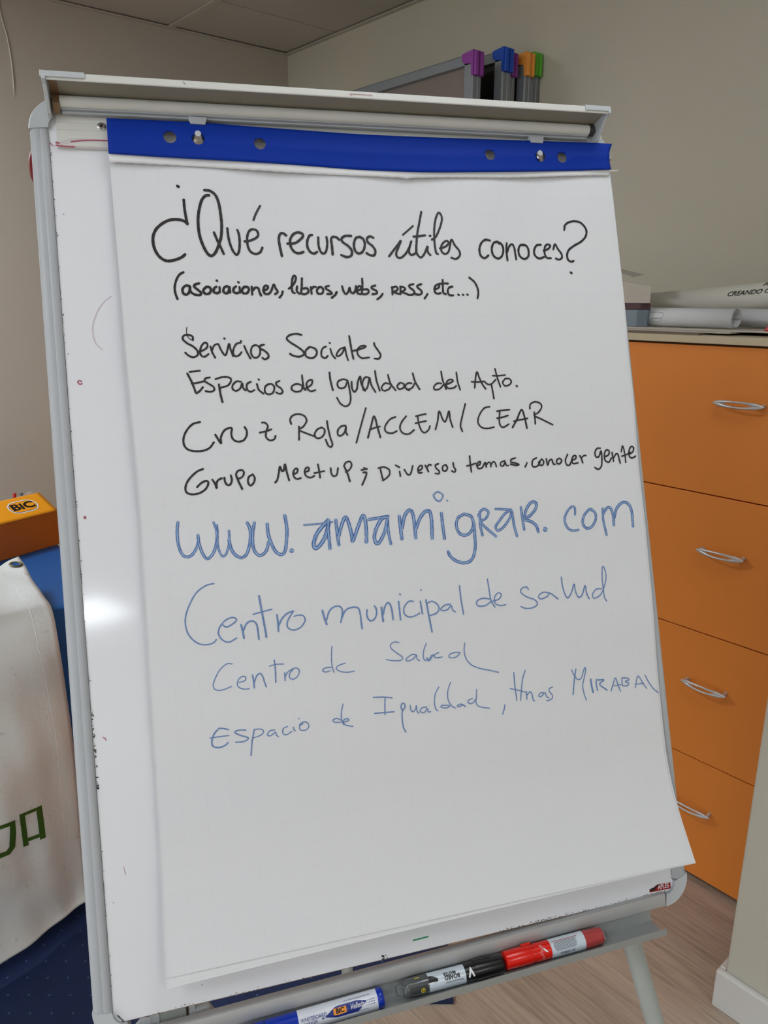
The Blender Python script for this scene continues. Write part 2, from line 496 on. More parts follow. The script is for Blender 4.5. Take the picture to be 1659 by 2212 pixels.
# left wall with an opening for the added window
WY0, WY1, WZ0, WZ1 = -1.6, 1.0, .95, 2.15
wl = MB()
wl.box(XL - .1, XL, YF - .1, WY0, -.12, ZC + .1); wl.box(XL - .1, XL, WY1, YB + .1, -.12, ZC + .1)
wl.box(XL - .1, XL, WY0, WY1, -.12, WZ0); wl.box(XL - .1, XL, WY0, WY1, WZ1, ZC + .1)
struct(wl.build('wall_left', M['wall']))
wn = MB()
for a, b in ((WY0, WY0 + .05), (WY1 - .05, WY1), (-.33, -.27)): wn.box(XL - .08, XL - .02, a, b, WZ0, WZ1)
wn.box(XL - .08, XL - .02, WY0, WY1, WZ0, WZ0 + .05); wn.box(XL - .08, XL - .02, WY0, WY1, WZ1 - .05, WZ1)
win = struct(wn.build('added_window', M['plastic_white']))
MB().box(XL - .055, XL - .05, WY0 + .05, WY1 - .05, WZ0 + .05, WZ1 - .05).build('pane', clear('window_glass', (240, 245, 250), 1, 0), win)
ld = bpy.data.lights.new('window_fill', 'AREA'); ld.shape = 'RECTANGLE'; ld.size = WY1 - WY0; ld.size_y = WZ1 - WZ0  # area light added at the unseen window as fill
ld.energy = WINDOW_POWER; ld.color = (.86, .93, 1.0)
lo = bpy.data.objects.new('window_fill', ld); COL.objects.link(lo)
lo.location = (XL + .02, (WY0 + WY1) / 2, (WZ0 + WZ1) / 2); lo.rotation_euler = (0, math.radians(-90), 0)

# suspended ceiling: slab above, T bars, loose tiles
ce = struct(MB().box(XL - .1, XW + .1, YF - .1, YB + .1, ZC + .03, ZC + .09).build('ceiling', M['shadow_gap']))
GX = [XW] + [1.665 - .6 * k for k in range(8)] + [XL]
GY = [YB] + [2.936 - .6 * k for k in range(12)] + [YF]
GX = [g for g in GX if g >= XL]; GY = [g for g in GY if g >= YF]
tb = MB()
for g in GX[1:-1]: tb.box(g - .012, g + .012, YF, YB, ZC - .003, ZC + .004)
tb.build('ceiling_grid', M['tbar'], ce)
an = MB(); an.box(XL, XW, YB - .022, YB, ZC - .004, ZC + .001); an.box(XW - .022, XW, YF, YB - .022, ZC - .004, ZC + .001)
an.build('wall_angle', M['tbar'], ce)
for i in range(len(GX) - 1):
    for j in range(len(GY) - 1):
        x1, x0, y1, y0 = GX[i] - .004, GX[i + 1] + .004, GY[j] - .003, GY[j + 1] + .003
        tilt = [random.uniform(0, .004) for _ in range(4)]
        if (i, j) == (1, 0): tilt = [.0, .0, 0.002, .0]
        if (i, j) == (2, 0): tilt = [0.0, .014, 0.012, .004]; y1 -= .016; x1 -= .012
        if (i, j) == (1, 0): y1 -= .004
        if (i, j) in LIGHT_CELLS: continue
        zb = ZC + .0045
        b = MB().hexa([(x0, y0, zb + tilt[0]), (x1, y0, zb + tilt[1]), (x1, y1, zb + tilt[2]), (x0, y1, zb + tilt[3]),
                       (x0, y0, zb + .018 + tilt[0]), (x1, y0, zb + .018 + tilt[1]), (x1, y1, zb + .018 + tilt[2]), (x0, y1, zb + .018 + tilt[3])])
        b.build('ceiling_tile', M['ceiling'], ce)
for (i, j), st in LIGHT_CELLS.items():
    x1, x0, y1, y0 = GX[i] - .015, GX[i + 1] + .015, GY[j] - .008, GY[j + 1] + .008
    t = empty('ceiling_light', ((x0 + x1) / 2, (y0 + y1) / 2, ZC), 'square white light panel set in the suspended ceiling, ' + LIGHT_WORDS[(i, j)], 'ceiling light', 'ceiling light panels')
    fr = MB()
    for a in ((x0, x0 + .015, y0, y1), (x1 - .015, x1, y0, y1), (x0 + .015, x1 - .015, y0, y0 + .015), (x0 + .015, x1 - .015, y1 - .015, y1)):
        fr.box(*a, ZC - .002, ZC + .02)
    fr.build('frame', M['plastic_white'], t)
    MB().box(x0 + .015, x1 - .015, y0 + .015, y1 - .015, ZC + .002, ZC + .008).build('diffuser', emit('panel_glow', (.90, .955, 1.0), st), t)

# skirting boards
SKT = .015
sb = MB(); sb.box(XPART - SKT, XPART, YF, YPART + SKT, 0, .0965)
struct(sb.build('baseboard_partition', M['skirting'], bevel=.004))
struct(MB().box(XPART, XPART + .14, YPART, YPART + SKT, 0, .0965).build('baseboard_partition_end', M['skirting'], bevel=.004))
struct(MB().box(XL, XW, YB - .014, YB, 0, .09).build('baseboard_back', M['skirting'], bevel=.003))
struct(MB().box(XW - .014, XW, YPART + .02, YB - .014, 0, .09).build('baseboard_right', M['skirting'], bevel=.003))

# ------------------------------------------------------------------ orange filing cabinets and what lies on them
XC = 1.7354
def make_cabinet(y0, y1):
    t = empty('filing_cabinet', (XC, (y0 + y1) / 2, 0), 'orange four-drawer cabinet with curved metal handles, partly seen to the right of the flip chart', 'cabinet')
    MB().box(XC + .020, XW - .012, y0 + .001, y1 - .001, .012, 1.392).build('body', M['carcass'], t)
    MB().box(XC + .05, XW - .03, y0 + .02, y1 - .02, 0, .012).build('plinth', M['shadow_gap'], t)
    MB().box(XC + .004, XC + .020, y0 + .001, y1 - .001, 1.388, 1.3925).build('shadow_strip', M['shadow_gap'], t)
    for k in range(4):
        z0, z1 = .012 + k * .3455 + (0 if k else 0), .010 + (k + 1) * .3445
        z0, z1 = (.014, .3475) if k == 0 else ((.3505, .6925) if k == 1 else ((.6955, 1.0415) if k == 2 else (1.0445, 1.388)))
        d = MB().box(XC, XC + .018, y0 + .0015, y1 - .0015, z0, z1).build('drawer', M['orange'], t, bevel=.0012)
        zc = (.2155, .560, .909, 1.2637)[k]; yc = (y0 + y1) / 2; hl = .0575
        hb = MB()
        # open almond-shaped bow handle: two bars meeting at both ends, standing off on two feet
        for sgn in (1, -1):
            rings = []
            for q in range(13):
                s_ = -1 + q / 6
                yy = yc + s_ * hl; bow = (1 - s_ * s_)
                zz = zc + sgn * .0062 * bow; xx = XC - .018 - .008 * bow
                tz = (.0024 + .0022 * min(1, abs(s_) / .62) ** 4) * (1 - .62 * s_ ** 6); tx = .0028
                rings.append([(xx + tx * math.cos(a), yy, zz + tz * math.sin(a)) for a in (6.2832 * k / 10 for k in range(10))])
            hb.loft(rings)
        for sgn in (-1, 1):
            ye = yc + sgn * (hl - .006)
            hb.tube([(XC - .020, ye, zc), (XC + .001, ye - sgn * .002, zc)], [.0042, .0052], 10)
        hb.build('handle', M['handle'], d, smooth=True)
    return t
cab = make_cabinet(.397, 1.197)
for k, lab in ((1, 'orange four-drawer cabinet standing behind the flip chart, next to the corner side'), (2, 'orange four-drawer cabinet standing behind the flip chart, furthest into the corner')):
    c = copy_thing(cab); c.location.y += .8 * k; c['label'] = lab
for c in [o for o in bpy.data.objects if o.name.startswith('filing_cabinet') and o.parent is None]: c['group'] = 'orange filing cabinets along the right wall'
wt = MB().box(XC - .012, XW - .002, .385, 2.81, 1.3930, 1.4100).build('worktop', M['worktop'], bevel=.0015)
tag(wt, 'beige laminate top running over the orange cabinets', 'worktop')

# thin boards lying flat
def flat_sheet(name, pts, z, th, mt, label, lift=0.0):
    mb = MB()
    lo_ = [(x, y, z + lift * ((y - pts[0][1]) ** 2)) for x, y in pts]
    mb.loft([lo_, [(x, y, zz + th) for x, y, zz in lo_]])
    o = mb.build(name, mt); tag(o, label, 'cardboard', 'thin boards lying on the cabinet top'); return o
flat_sheet('cardboard_sheet', [(1.745, 1.60), (1.742, .92), (2.10, .95), (2.12, 1.62)], 1.4102, .004, M['brownboard'], 'dark worn board lying lowest on the cabinet top, its corner near the front edge')
flat_sheet('cardboard_sheet', [(1.765, 1.62), (1.77, .86), (2.15, .84), (2.17, 1.60)], 1.4144, .003, M['card'], 'pale thin board in the middle of the flat pile on the cabinet')
flat_sheet('cardboard_sheet', [(1.78, 1.60), (1.80, .70), (2.20, .66), (2.21, 1.58)], 1.4176, .004, M['card'], 'topmost beige board of the flat pile, under the box and rolls')
ZT = 1.4218

t = empty('cardboard_box', (1.86, 1.2, ZT), 'open box with blue-grey tray and beige flap on the cabinet, next to the paper edge', 'box')
outl = [(1.80, 1.33), (1.80, 1.122), (1.822, 1.104), (1.847, 1.112), (1.847, 1.33)]
MB().loft([[(x, y, z) for x, y in outl] for z in (ZT, 1.4635)]).build('tray', M['bluegrey'], t, bevel=.002)
ins = [(1.806, 1.32), (1.806, 1.118), (1.825, 1.102), (1.844, 1.112), (1.844, 1.32)]
MB().loft([[(x, y, z) for x, y in ins] for z in (1.4635, 1.4795)]).build('contents', M['maroon'], t, bevel=.002)
lid = MB(); 
lid.loft([[(1.801, 1.33, 1.480), (1.808, 1.093, 1.480), (1.846, 1.122, 1.480), (1.846, 1.33, 1.480)],
          [(1.801, 1.33, 1.562), (1.808, 1.093, 1.5205), (1.846, 1.122, 1.5205), (1.846, 1.33, 1.562)]])
lid.build('lid', M['card'], t, bevel=.001)
MB().loft([[(1.86, 1.40, 1.52), (1.86, 1.18, 1.545), (1.861, 1.18, 1.545), (1.861, 1.40, 1.52)], [(1.93, 1.40, 1.60), (1.93, 1.19, 1.552), (1.931, 1.19, 1.552), (1.931, 1.40, 1.60)]]).build('flap', M['card'], t)

def paper_roll(name, a, b, r, mt, label, turns=1.6, r_in=.6):
    a, b = Vector(a), Vector(b); t = (b - a).normalized(); up_ = Vector((0, 0, 1)); sd = t.cross(up_).normalized(); up2 = sd.cross(t)
    n = 56; mb = MB()
    def pt(q, base):
        ang = -1.2 + q * turns * 2 * math.pi; rr = r * (1 - (1 - r_in) * (q ** 1.0))
        return base + (sd * math.cos(ang) + up2 * math.sin(ang)) * rr
    mb.loft([[pt(i / n, a) for i in range(n + 1)], [pt(i / n, b) for i in range(n + 1)]], closed=False)
    o = mb.build(name, mt, smooth=True, solid=.0012); tag(o, label, 'paper roll', 'paper rolls on the cabinet'); return (a, t, sd, up2, r, o)
a_, t_, s_, u_, r_, o_ = paper_roll('paper_roll', (1.874, 1.30, ZT + .0240), (1.844, .885, ZT + .0245), .0232, M['roll'], 'white flip chart paper roll with a green doodle, lying in front of the poster', 1.7, .72)
dl = MB()
def on_roll(x, y):
    ang = y / .0232
    return a_ + t_ * x + (s_ * math.cos(ang) + u_ * math.sin(ang)) * .0241
for st in ([(.19, .010), (.215, .012), (.235, .008), (.228, -.002), (.20, -.004)], [(.195, -.006), (.215, -.002), (.232, -.006), (.215, -.012), (.195, -.009)], [(.238, .014), (.24, -.010)]):
    ribbon(dl, st, .0012, on_roll)
dl.build('green_doodle', M['ink_grey'], o_)

a2, t2, s2, u2, r2, o2 = paper_roll('poster_roll', (2.025, 1.34, ZT + .0385), (1.975, .42, ZT + .112), .036, M['poster'], 'large off-white poster roll with black lettering leaning over the other rolls', 1.3, .8)
tx = MB()
def on_poster(px_, py_):
    def f(x, y):
        ang = (py_ + y) / .036
        return a2 + t2 * (px_ + x) + (s2 * math.cos(ang) + u2 * math.sin(ang)) * .0368
    return f
put_text(tx, on_poster(.366, .0120), 'CREANDO O', .0165, sx=1.12, bold=.0003, shear=.35, align='LEFT', cut=.002)
put_text(tx, on_poster(.452, .0330), 'PR', .0165, sx=1.12, bold=.0003, shear=.35, align='LEFT', cut=.002)
tx.build('poster_lettering', M['ink_black_print'], o2)
paper_roll('paper_roll', (1.938, .93, ZT + .0245), (1.900, .45, ZT + .0245), .0225, M['roll'], 'white paper roll lying under the poster at the right edge', 1.4, .75)
cr = MB()
rim = [(1.0202, 0.4596)]
cr.hexa([(1.80, .80, ZT), (1.80, .70, ZT), (1.86, .70, ZT), (1.86, .80, ZT), (1.805, .79, ZT + .018), (1.80, .70, ZT + .02), (1.86, .70, ZT + .02), (1.85, .79, ZT + .018)])
rc = cr.build('red_card_box', M['red'], bevel=.002); tag(rc, 'small red carton with a folded white flap at the right edge', 'carton')
MB().loft([[(1.79, .79, ZT + .021), (1.79, .70, ZT + .045), (1.87, .70, ZT + .045), (1.87, .79, ZT + .021)], [(1.79, .792, ZT + .0225), (1.79, .70, ZT + .047), (1.87, .70, ZT + .047), (1.87, .792, ZT + .0225)]]).build('white_flap', M['card'], rc)

# framed boards with coloured corner caps, standing on edge against the right wall
def framed_board(x0, x1, y0, zt, cap, panel, label, panel_name='panel'):
    z0, L = 1.411, .96; y1 = y0 + L
    t = empty('framed_board', ((x0 + x1) / 2, (y0 + y1) / 2, z0), label, 'framed board', 'framed boards with coloured corners')
    fw = .034; c = .004
    def bar(lo_, hi_, axis):
        mb = MB()
        xm = (x0 + x1) / 2
        if axis == 'z':   # upright between two heights; ribbed outer edge
            ya, yb_ = lo_
            sgn = 1 if yb_ > ya else -1
            prof = [(x0, ya + c * sgn), (x0, yb_), (x1, yb_), (x1, ya + c * sgn), (x1 - c, ya), (xm + c, ya), (xm + c * .5, ya + c * .6 * sgn), (xm - c * .5, ya + c * .6 * sgn), (xm - c, ya), (x0 + c, ya)]
            mb.loft([[(x, y, z) for x, y in prof] for z in hi_])
        else:
            za, zb_ = lo_
            sgn = 1 if zb_ > za else -1
            prof = [(x0, za + c * sgn), (x0, zb_), (x1, zb_), (x1, za + c * sgn), (x1 - c, za), (x0 + c, za)]
            mb.loft([[(x, y, z) for x, z in prof] for y in hi_])
        return mb
    bar((y0, y0 + fw), (z0 + .02, zt - .01), 'z').build('frame_side', M['grey_frame'], t)
    bar((y1, y1 - fw), (z0 + .02, zt - .01), 'z').build('frame_side', M['grey_frame'], t)
    bar((zt - .004, zt - fw), (y0 + .01, y1 - .01), 'y').build('frame_rail', M['grey_frame'], t)
    bar((z0 + .001, z0 + fw), (y0 + .01, y1 - .01), 'y').build('frame_rail', M['grey_frame'], t)
    MB().box((x0 + x1) / 2 - .004, (x0 + x1) / 2 + .004, y0 + fw - .002, y1 - fw + .002, z0 + fw - .002, zt - fw + .002).build(panel_name, panel, t)
    for ya, sy in ((y0, 1), (y1, -1)):
        for za, sz in ((zt, -1), (z0 - .0, 1)):
            mb = MB(); k = .070; e = .005 if sz < 0 else .0; xa, xb = x0 - .003, x1 + .003; q = .010
            yo = ya - .004 * sy; zo = za + (.004 if sz < 0 else 0.0)
            # L shaped cap, one lobe along each member, grooved outer corner
            mb.loft([[(xa, yo, zo), (xa, yo, zo + sz * k), (xa, yo + sy * .008, zo + sz * k), (xa, yo + sy * .010, zo + sz * .038), (xa, yo + sy * .036, zo + sz * .034), (xa, yo + sy * .048, zo + sz * .026), (xa, yo + sy * .048, zo + sz * .006)],
                     [(xb, yo, zo), (xb, yo, zo + sz * k), (xb, yo + sy * .008, zo + sz * k), (xb, yo + sy * .010, zo + sz * .038), (xb, yo + sy * .036, zo + sz * .034), (xb, yo + sy * .048, zo + sz * .026), (xb, yo + sy * .048, zo + sz * .006)]])
            for xx in (xa + (xb - xa) * .27, xa + (xb - xa) * .73):
                mb.tube([(xx, yo - .0005 * sy, zo + sz * k), (xx, yo - .0005 * sy, zo + sz * .004)], (xb - xa) * .2, 10)
            mb.build('corner_cap', cap, t, bevel=.0015)
    return t
framed_board(1.915, 1.957, 1.832, 2.216, M['cap_purple'], M['shaded_panel'], 'framed board with purple corner, nearest of the row leaning by the wall')
framed_board(2.046, 2.088, 1.826, 2.246, M['cap_blue'], M['black_panel'], 'framed board with royal blue corner, beside the purple one')
framed_board(2.094, 2.128, 1.842, 2.243, M['cap_purple'], M['black_panel'], 'framed board with purple corner, half hidden behind the blue one')
framed_board(2.152, 2.190, 1.824, 2.250, M['cap_orange'], M['black_panel'], 'framed board with orange corner, between the blue and the green one')
framed_board(2.204, 2.242, 1.836, 2.261, M['cap_green'], M['black_panel'], 'framed board with lime green corner, flat against the wall')

# ------------------------------------------------------------------ left side: covered table, carton, banner, mats
TY0, TY1, TX0, TX1 = 1.885, 2.62, -.75, .708
t = empty('table', ((TX0 + TX1) / 2, (TY0 + TY1) / 2, 0), 'low desk hidden under the blue cloth against the wall', 'table')
MB().box(TX0 + .01, TX1 - .012, TY0 + .012, TY1 - .01, .722, .746).build('tabletop', M['card'], t)
for sx in (TX0 + .06, TX1 - .06):
    for sy in (TY0 + .06, TY1 - .06): MB().box(sx - .02, sx + .02, sy - .02, sy + .02, .009, .722).build('leg', M['table_leg'], t)
cl = MB()
per = []
N = 60
def corner_round(x0, x1, y0, y1, r, n=6):
    pts = []
    for cx_, cy_, a0 in ((x1 - r, y0 + r, -90), (x1 - r, y1 - r, 0), (x0 + r, y1 - r, 90), (x0 + r, y0 + r, 180)):
        pts += arc(cx_, cy_, r, a0, a0 + 90, n)
    out = []
    for i in range(len(pts)):
        a, b = pts[i], pts[(i + 1) % len(pts)]; d = math.hypot(b[0] - a[0], b[1] - a[1]); k = max(1, int(d / .03))
        out += [(a[0] + (b[0] - a[0]) * q / k, a[1] + (b[1] - a[1]) * q / k) for q in range(k)]
    return out
ring0 = corner_round(TX0, TX1, TY0, TY1, .02)
cxm, cym = (TX0 + TX1) / 2, (TY0 + TY1) / 2
rings = []
for (ins_, z, fold) in ((.02, .7500, 0), (.006, .7495, 0), (.0, .745, 0), (-.003, .73, .0), (-.006, .60, .004), (-.012, .40, .009), (-.018, .20, .013), (-.022, .06, .016)):
    rg = []
    for i, (x, y) in enumerate(ring0):
        d = Vector((x - cxm, y - cym)); 
        ox = (1 if x > cxm else -1) if abs(x - cxm) > (TX1 - TX0) / 2 - .021 else 0
        oy = (1 if y > cym else -1) if abs(y - cym) > (TY1 - TY0) / 2 - .021 else 0
        wv = fold * (math.sin(i * .55) + .6 * math.sin(i * .23 + 1))
        rg.append((x - ox * ins_ + ox * wv, y - oy * ins_ + oy * wv, z))
    rings.append(rg)
cl.loft(rings, True, False); cl.f.append(tuple(range(len(ring0))))
o = cl.build('tablecloth', M['blue_cloth'], smooth=True); tag(o, 'blue cloth covering the table in the back left, hanging to the floor', 'tablecloth')

# orange-yellow pen carton
A_ = Vector((*(0.7139, 2.3992), .7515)); B_ = A_ - Vector((.179, .050, 0))
d_ = (B_ - A_).normalized(); n_ = Vector((-d_.y, d_.x, 0)); n_ = n_ if n_.y > 0 else -n_
t = empty('pen_carton', A_ + d_ * .17 + n_ * .1, 'yellow and orange pen carton on the blue tablecloth', 'carton')
LX, DY, HZ = .34, .130, .1085
LD, LZ = .085, .042          # the lid stands half open: its depth and rise
def cb(x, y, z): return A_ + d_ * x + n_ * y + Vector((0, 0, z))
def cquad(x0, x1, y0, y1, z0, z1): return [cb(x0, y0, z0), cb(x1, y0, z0), cb(x1, y1, z0), cb(x0, y1, z0), cb(x0, y0, z1), cb(x1, y0, z1), cb(x1, y1, z1), cb(x0, y1, z1)]
cx = MB()
for a in ((0, LX, 0, .002, 0, HZ - .003), (0, LX, DY - .002, DY, 0, HZ - .006), (0, .002, .002, DY - .002, 0, HZ - .004), (LX - .002, LX, .002, DY - .002, 0, HZ - .004), (.002, LX - .002, .002, DY - .002, 0, .002)):
    cx.hexa(cquad(*a))
cx.build('carton_body', M['box_orange'], t)
lidm = MB()
# lid flap slightly bowed, ragged back right corner
def lidp(a, b):
    x = a * LX; y = -.0015 + b * LD; z = HZ + .0015 + LZ * b - .003 * max(0, 1 - b * 14) ** 2
    return cb(x, y, z)
lidm.grid(lidp, 24, 16)
lidm.build('lid', M['box_yellow'], t, solid=.0015, smooth=True)
lt = MB(); 
def onlid(cx_, cy_):
    def f(x, y):
        X, Y = cx_ - x, cy_ + y
        return cb(X, Y * .896 - .0014, HZ + .0040 + Y * .443)
    return f
LCX, LCY = .083, .047
pl = MB()
def pill(mb, w, h, place, dz=0):
    pts = arc(w / 2 - h / 2, 0, h / 2, -90, 90, 10) + arc(-w / 2 + h / 2, 0, h / 2, 90, 270, 10)
    mb.add([place(x, y) for x, y in pts], [tuple(range(len(pts)))])
def lift(f, dz): return lambda x, y: f(x, y) + (Vector((0, 0, .9)) - n_ * .44) * dz
f0 = onlid(LCX, LCY)
pill(pl, .092, .058, f0); pl.build('logo_border', M['print_white'], t)
pl = MB(); pill(pl, .084, .050, lift(f0, .0003)); pl.build('logo_outline', M['ink_black_print'], t)
pl = MB(); pill(pl, .081, .047, lift(f0, .0006)); pl.build('logo_ground', M['box_yellow'], t)
put_text(lt, lift(f0, .0010), 'BiC', .040, sx=1.22, bold=.0016, spacing=1.02)
lt.build('lettering', M['ink_black_print'], t)
# pens sticking out behind the lid
pn = MB(); pn.tube([cb(.085, LD + .010, HZ - .02), cb(.070, LD + .014, HZ + LZ + .013)], .0048, 10)
pn.build('pen_tip', M['red'], t, label='red pen end sticking out behind the lid')
pn = MB(); pn.tube([cb(.060, LD + .012, HZ - .02), cb(.048, LD + .014, HZ + LZ + .009)], .0045, 10)
pn.build('pen_tip', M['print_grey'], t, label='grey pen end sticking out behind the lid')
fp = MB(); fp.loft([[cb(x, LD + .004, z) for x, z in ((.075, HZ), (.075, HZ + LZ + .001), (.045, HZ + LZ + .003), (.030, HZ + LZ + .010), (.020, HZ + LZ + .008), (.004, HZ + .02), (.004, HZ))],
                    [cb(x, LD + .005, z) for x, z in ((.075, HZ), (.075, HZ + LZ + .001), (.045, HZ + LZ + .003), (.030, HZ + LZ + .010), (.020, HZ + LZ + .008), (.004, HZ + .02), (.004, HZ))]])
fp.build('inner_flap', M['print_white'], t)

# white vinyl banner draped over the table down to the floor mat
right_edge = [(*(0.5047, 2.0608), .845), (*(0.5004, 1.984), .834), (*(0.4974, 1.9248), .817), (*(0.5018, 1.8666), .792),
              (*(0.5093, 1.8385), .765), (*(0.5081, 1.8139), .68), (*(0.517, 1.8334), .55), (*(0.5083, 1.7966), .44),
              (*(0.4946, 1.7585), .32), (*(0.4809, 1.7273), .21), (*(0.4713, 1.7046), .12), (*(0.4646, 1.6954), .055)]
def lerp3(a, b, q): return tuple(a[i] + (b[i] - a[i]) * q for i in range(3))
def cr_curve(P, t):
    n = len(P) - 1; x = t * n; i = min(int(x), n - 1); f = x - i
    p0, p1, p2, p3 = P[max(i - 1, 0)], P[i], P[i + 1], P[min(i + 2, n)]
    return tuple(.5 * (2 * p1[j] + (p2[j] - p0[j]) * f + (2 * p0[j] - 5 * p1[j] + 4 * p2[j] - p3[j]) * f * f + (3 * p1[j] - p0[j] - 3 * p2[j] + p3[j]) * f ** 3) for j in range(3))
tl = (*(0.446, 2.0083), .845)
bl = (*(0.2491, 1.6395), .055)
row_dir = [Vector(tl) - Vector(right_edge[0]), Vector((-.75, .0, 0)) * .2, Vector(bl) - Vector(right_edge[-1])]
def banner_pt(a, s):
    """a: 0 right edge .. 1 far left, s: 0 top .. 1 bottom hem"""
    R0 = Vector(cr_curve(right_edge, s)); L = .85 * a
    d0 = row_dir[0].normalized(); d2 = row_dir[2].normalized(); d1 = Vector((-.99, -.06, 0))
    if s < .36: d = (d0 * (1 - s / .36) + d1 * (s / .36))
    else: d = d1 * (1 - (s - .36) / .64) + d2 * ((s - .36) / .64)
    d = Vector((d.x, d.y, 0)).normalized()
    p = R0 + d * L
    hang = max(0, min(1, (s - .38) * 4)); bulge = hang * (1 - .55 * max(0, (s - .8) / .2))
    p.y -= bulge * (.012 * math.sin(a * 9 + 1.0) * a ** .5 + .085 * math.sin(min(1, a * 3.2) * 1.57) * max(0, math.sin((s - .3) / .7 * 3.14)) ** .8)
    p.y -= hang * (.007 * math.sin(s * 17 - a * 12) + .003 * math.sin(s * 41 + a * 25)) * min(1, a * 6)
    p.z += (.007 * math.exp(-((s - .27) / .09) ** 2) * math.sin(a * 22 + 1) ** 2 + .003 * math.sin(a * 30 + s * 20) ** 2) * max(0, 1 - s * 2)
    if s > .9: p.y -= .020 * ((s - .9) / .1) ** 2
    p.y -= hang * .004 * math.sin(a * 60 + s * 9) * math.exp(-a * 6)
    return p
bn = MB(); bn.grid(banner_pt, 70, 90)
ban = bn.build('banner', M['vinyl'], smooth=True, solid=.0007, offset=0)
tag(ban, 'white vinyl banner with green lettering draped over the blue-covered table', 'banner')
ec = banner_pt(.030, .052)
et = (banner_pt(.03, .08) - banner_pt(.03, .025)).normalized(); ea_ = (banner_pt(.06, .052) - banner_pt(.0, .052)).normalized(); ea_ = (ea_ - et * ea_.dot(et)).normalized(); en = ea_.cross(et); en = en if en.z > 0 else -en
def eyp(c, sn, h): return ec + ea_ * c + et * sn + en * (h + .0022)
ey = MB()
for q0, q1 in (((.0085, .0), (.0125, .0016)), ((.0125, .0016), (.0165, .0))):
    n = 28
    ey.loft([[eyp(math.cos(6.2832 * k / n) * q[0], math.sin(6.2832 * k / n) * q[0], q[1]) for k in range(n)] for q in (q0, q1)], True, False)
ey.build('eyelet', M['brass'], ban, smooth=True)
ey = MB(); n = 24; ey.add([eyp(math.cos(6.2832 * k / n) * .0088, math.sin(6.2832 * k / n) * .0088, .0002) for k in range(n)], [tuple(range(n))])
ey.build('eyelet_hole', M['blue_cloth'], ban)
# green letters, placed on the hanging part of the banner (a, s)
def on_ban(a, s):
    p = banner_pt(a, s); return p + Vector((-.3, -1, .1)).normalized() * .0018
lg = MB()
def bar_(q):   # four corners in banner coordinates, subdivided so that it follows the cloth
    a, b, c, d = q
    lg.grid(lambda i, j: on_ban(*(tuple((a[k] * (1 - i) + b[k] * i) * (1 - j) + (d[k] * (1 - i) + c[k] * i) * j for k in (0, 1)))), 6, 6)
bar_(((0.1928, 0.6923), (0.125, 0.7038), (0.1429, 0.7059), (0.1771, 0.7003)))
bar_(((0.1928, 0.6923), (0.1771, 0.7003), (0.1701, 0.7575), (0.1852, 0.7546)))
bar_(((0.1428, 0.7052), (0.125, 0.7038), (0.1205, 0.763), (0.1374, 0.7609)))
bar_(((0.1727, 0.7437), (0.1387, 0.7486), (0.1382, 0.7555), (0.1707, 0.7505)))
bar_(((0.2702, 0.6857), (0.2058, 0.6952), (0.2213, 0.6993), (0.2712, 0.6919)))
bar_(((0.2212, 0.6986), (0.2058, 0.6952), (0.2048, 0.7181), (0.2217, 0.7122)))
bar_(((0.2217, 0.7122), (0.2048, 0.7181), (0.209, 0.7424), (0.2258, 0.7363)))
bar_(((0.2258, 0.7355), (0.209, 0.7424), (0.2244, 0.7486), (0.2351, 0.7389)))
bar_(((0.2351, 0.7389), (0.2244, 0.7486), (0.277, 0.7399), (0.276, 0.7298)))
bar_(((0.2749, 0.6856), (0.2562, 0.6873), (0.2508, 0.7324), (0.2688, 0.7302)))
lg.build('green_lettering', M['print_green'], ban)
# raised welded hem running down near the right edge
hm = MB(); hm.grid(lambda i, j: banner_pt(.055 + .004 * i, .05 + .83 * j) + Vector((-.2, -.8, .35)) * (.0012 if 0 < i < 1 else .0004), 2, 60)
hm.build('hem', M['vinyl'], ban, smooth=True)

# navy dotted floor mats, turned half-way to the walls
GF, GR = Vector((FW.x, FW.y, 0)).normalized(), Vector((RT.x, RT.y, 0)).normalized()
mb = MB(); c2 = [(-1.32, .62), (-.22, .62), (-.22, 1.334), (.153, 1.334), (.153, 2.26), (-1.32, 2.26)]
c = [GR * a + GF * b for a, b in c2]; n = len(c)
mb.add([p + Vector((0, 0, z)) for z in (.0005, .008) for p in c], [tuple(reversed(range(n))), tuple(range(n, 2 * n))] + [(k, (k + 1) % n, n + (k + 1) % n, n + k) for k in range(n)], c2 + c2)
tag(mb.build('floor_mat', M['navy']), 'navy floor mat with pale dots, its corner showing beneath the pen tray', 'mat')

# thin pale cord down the back wall
cd = MB(); cd.tube([(x, YB - .004, z) for x, z in smooth_line([(1.002, 2.5714), (1.0011, 2.4906), (1.0148, 2.4113), (1.02, 2.3365), (1.0185, 2.2593), (1.0156, 2.2091)], 6)], [.0022] * 26 + [.0018, .0012, .0008, .0005, .0003], 8)
o = cd.build('cord', M['cord'], smooth=True); tag(o, 'thin pale cord hanging on the wall in the top left', 'cord')

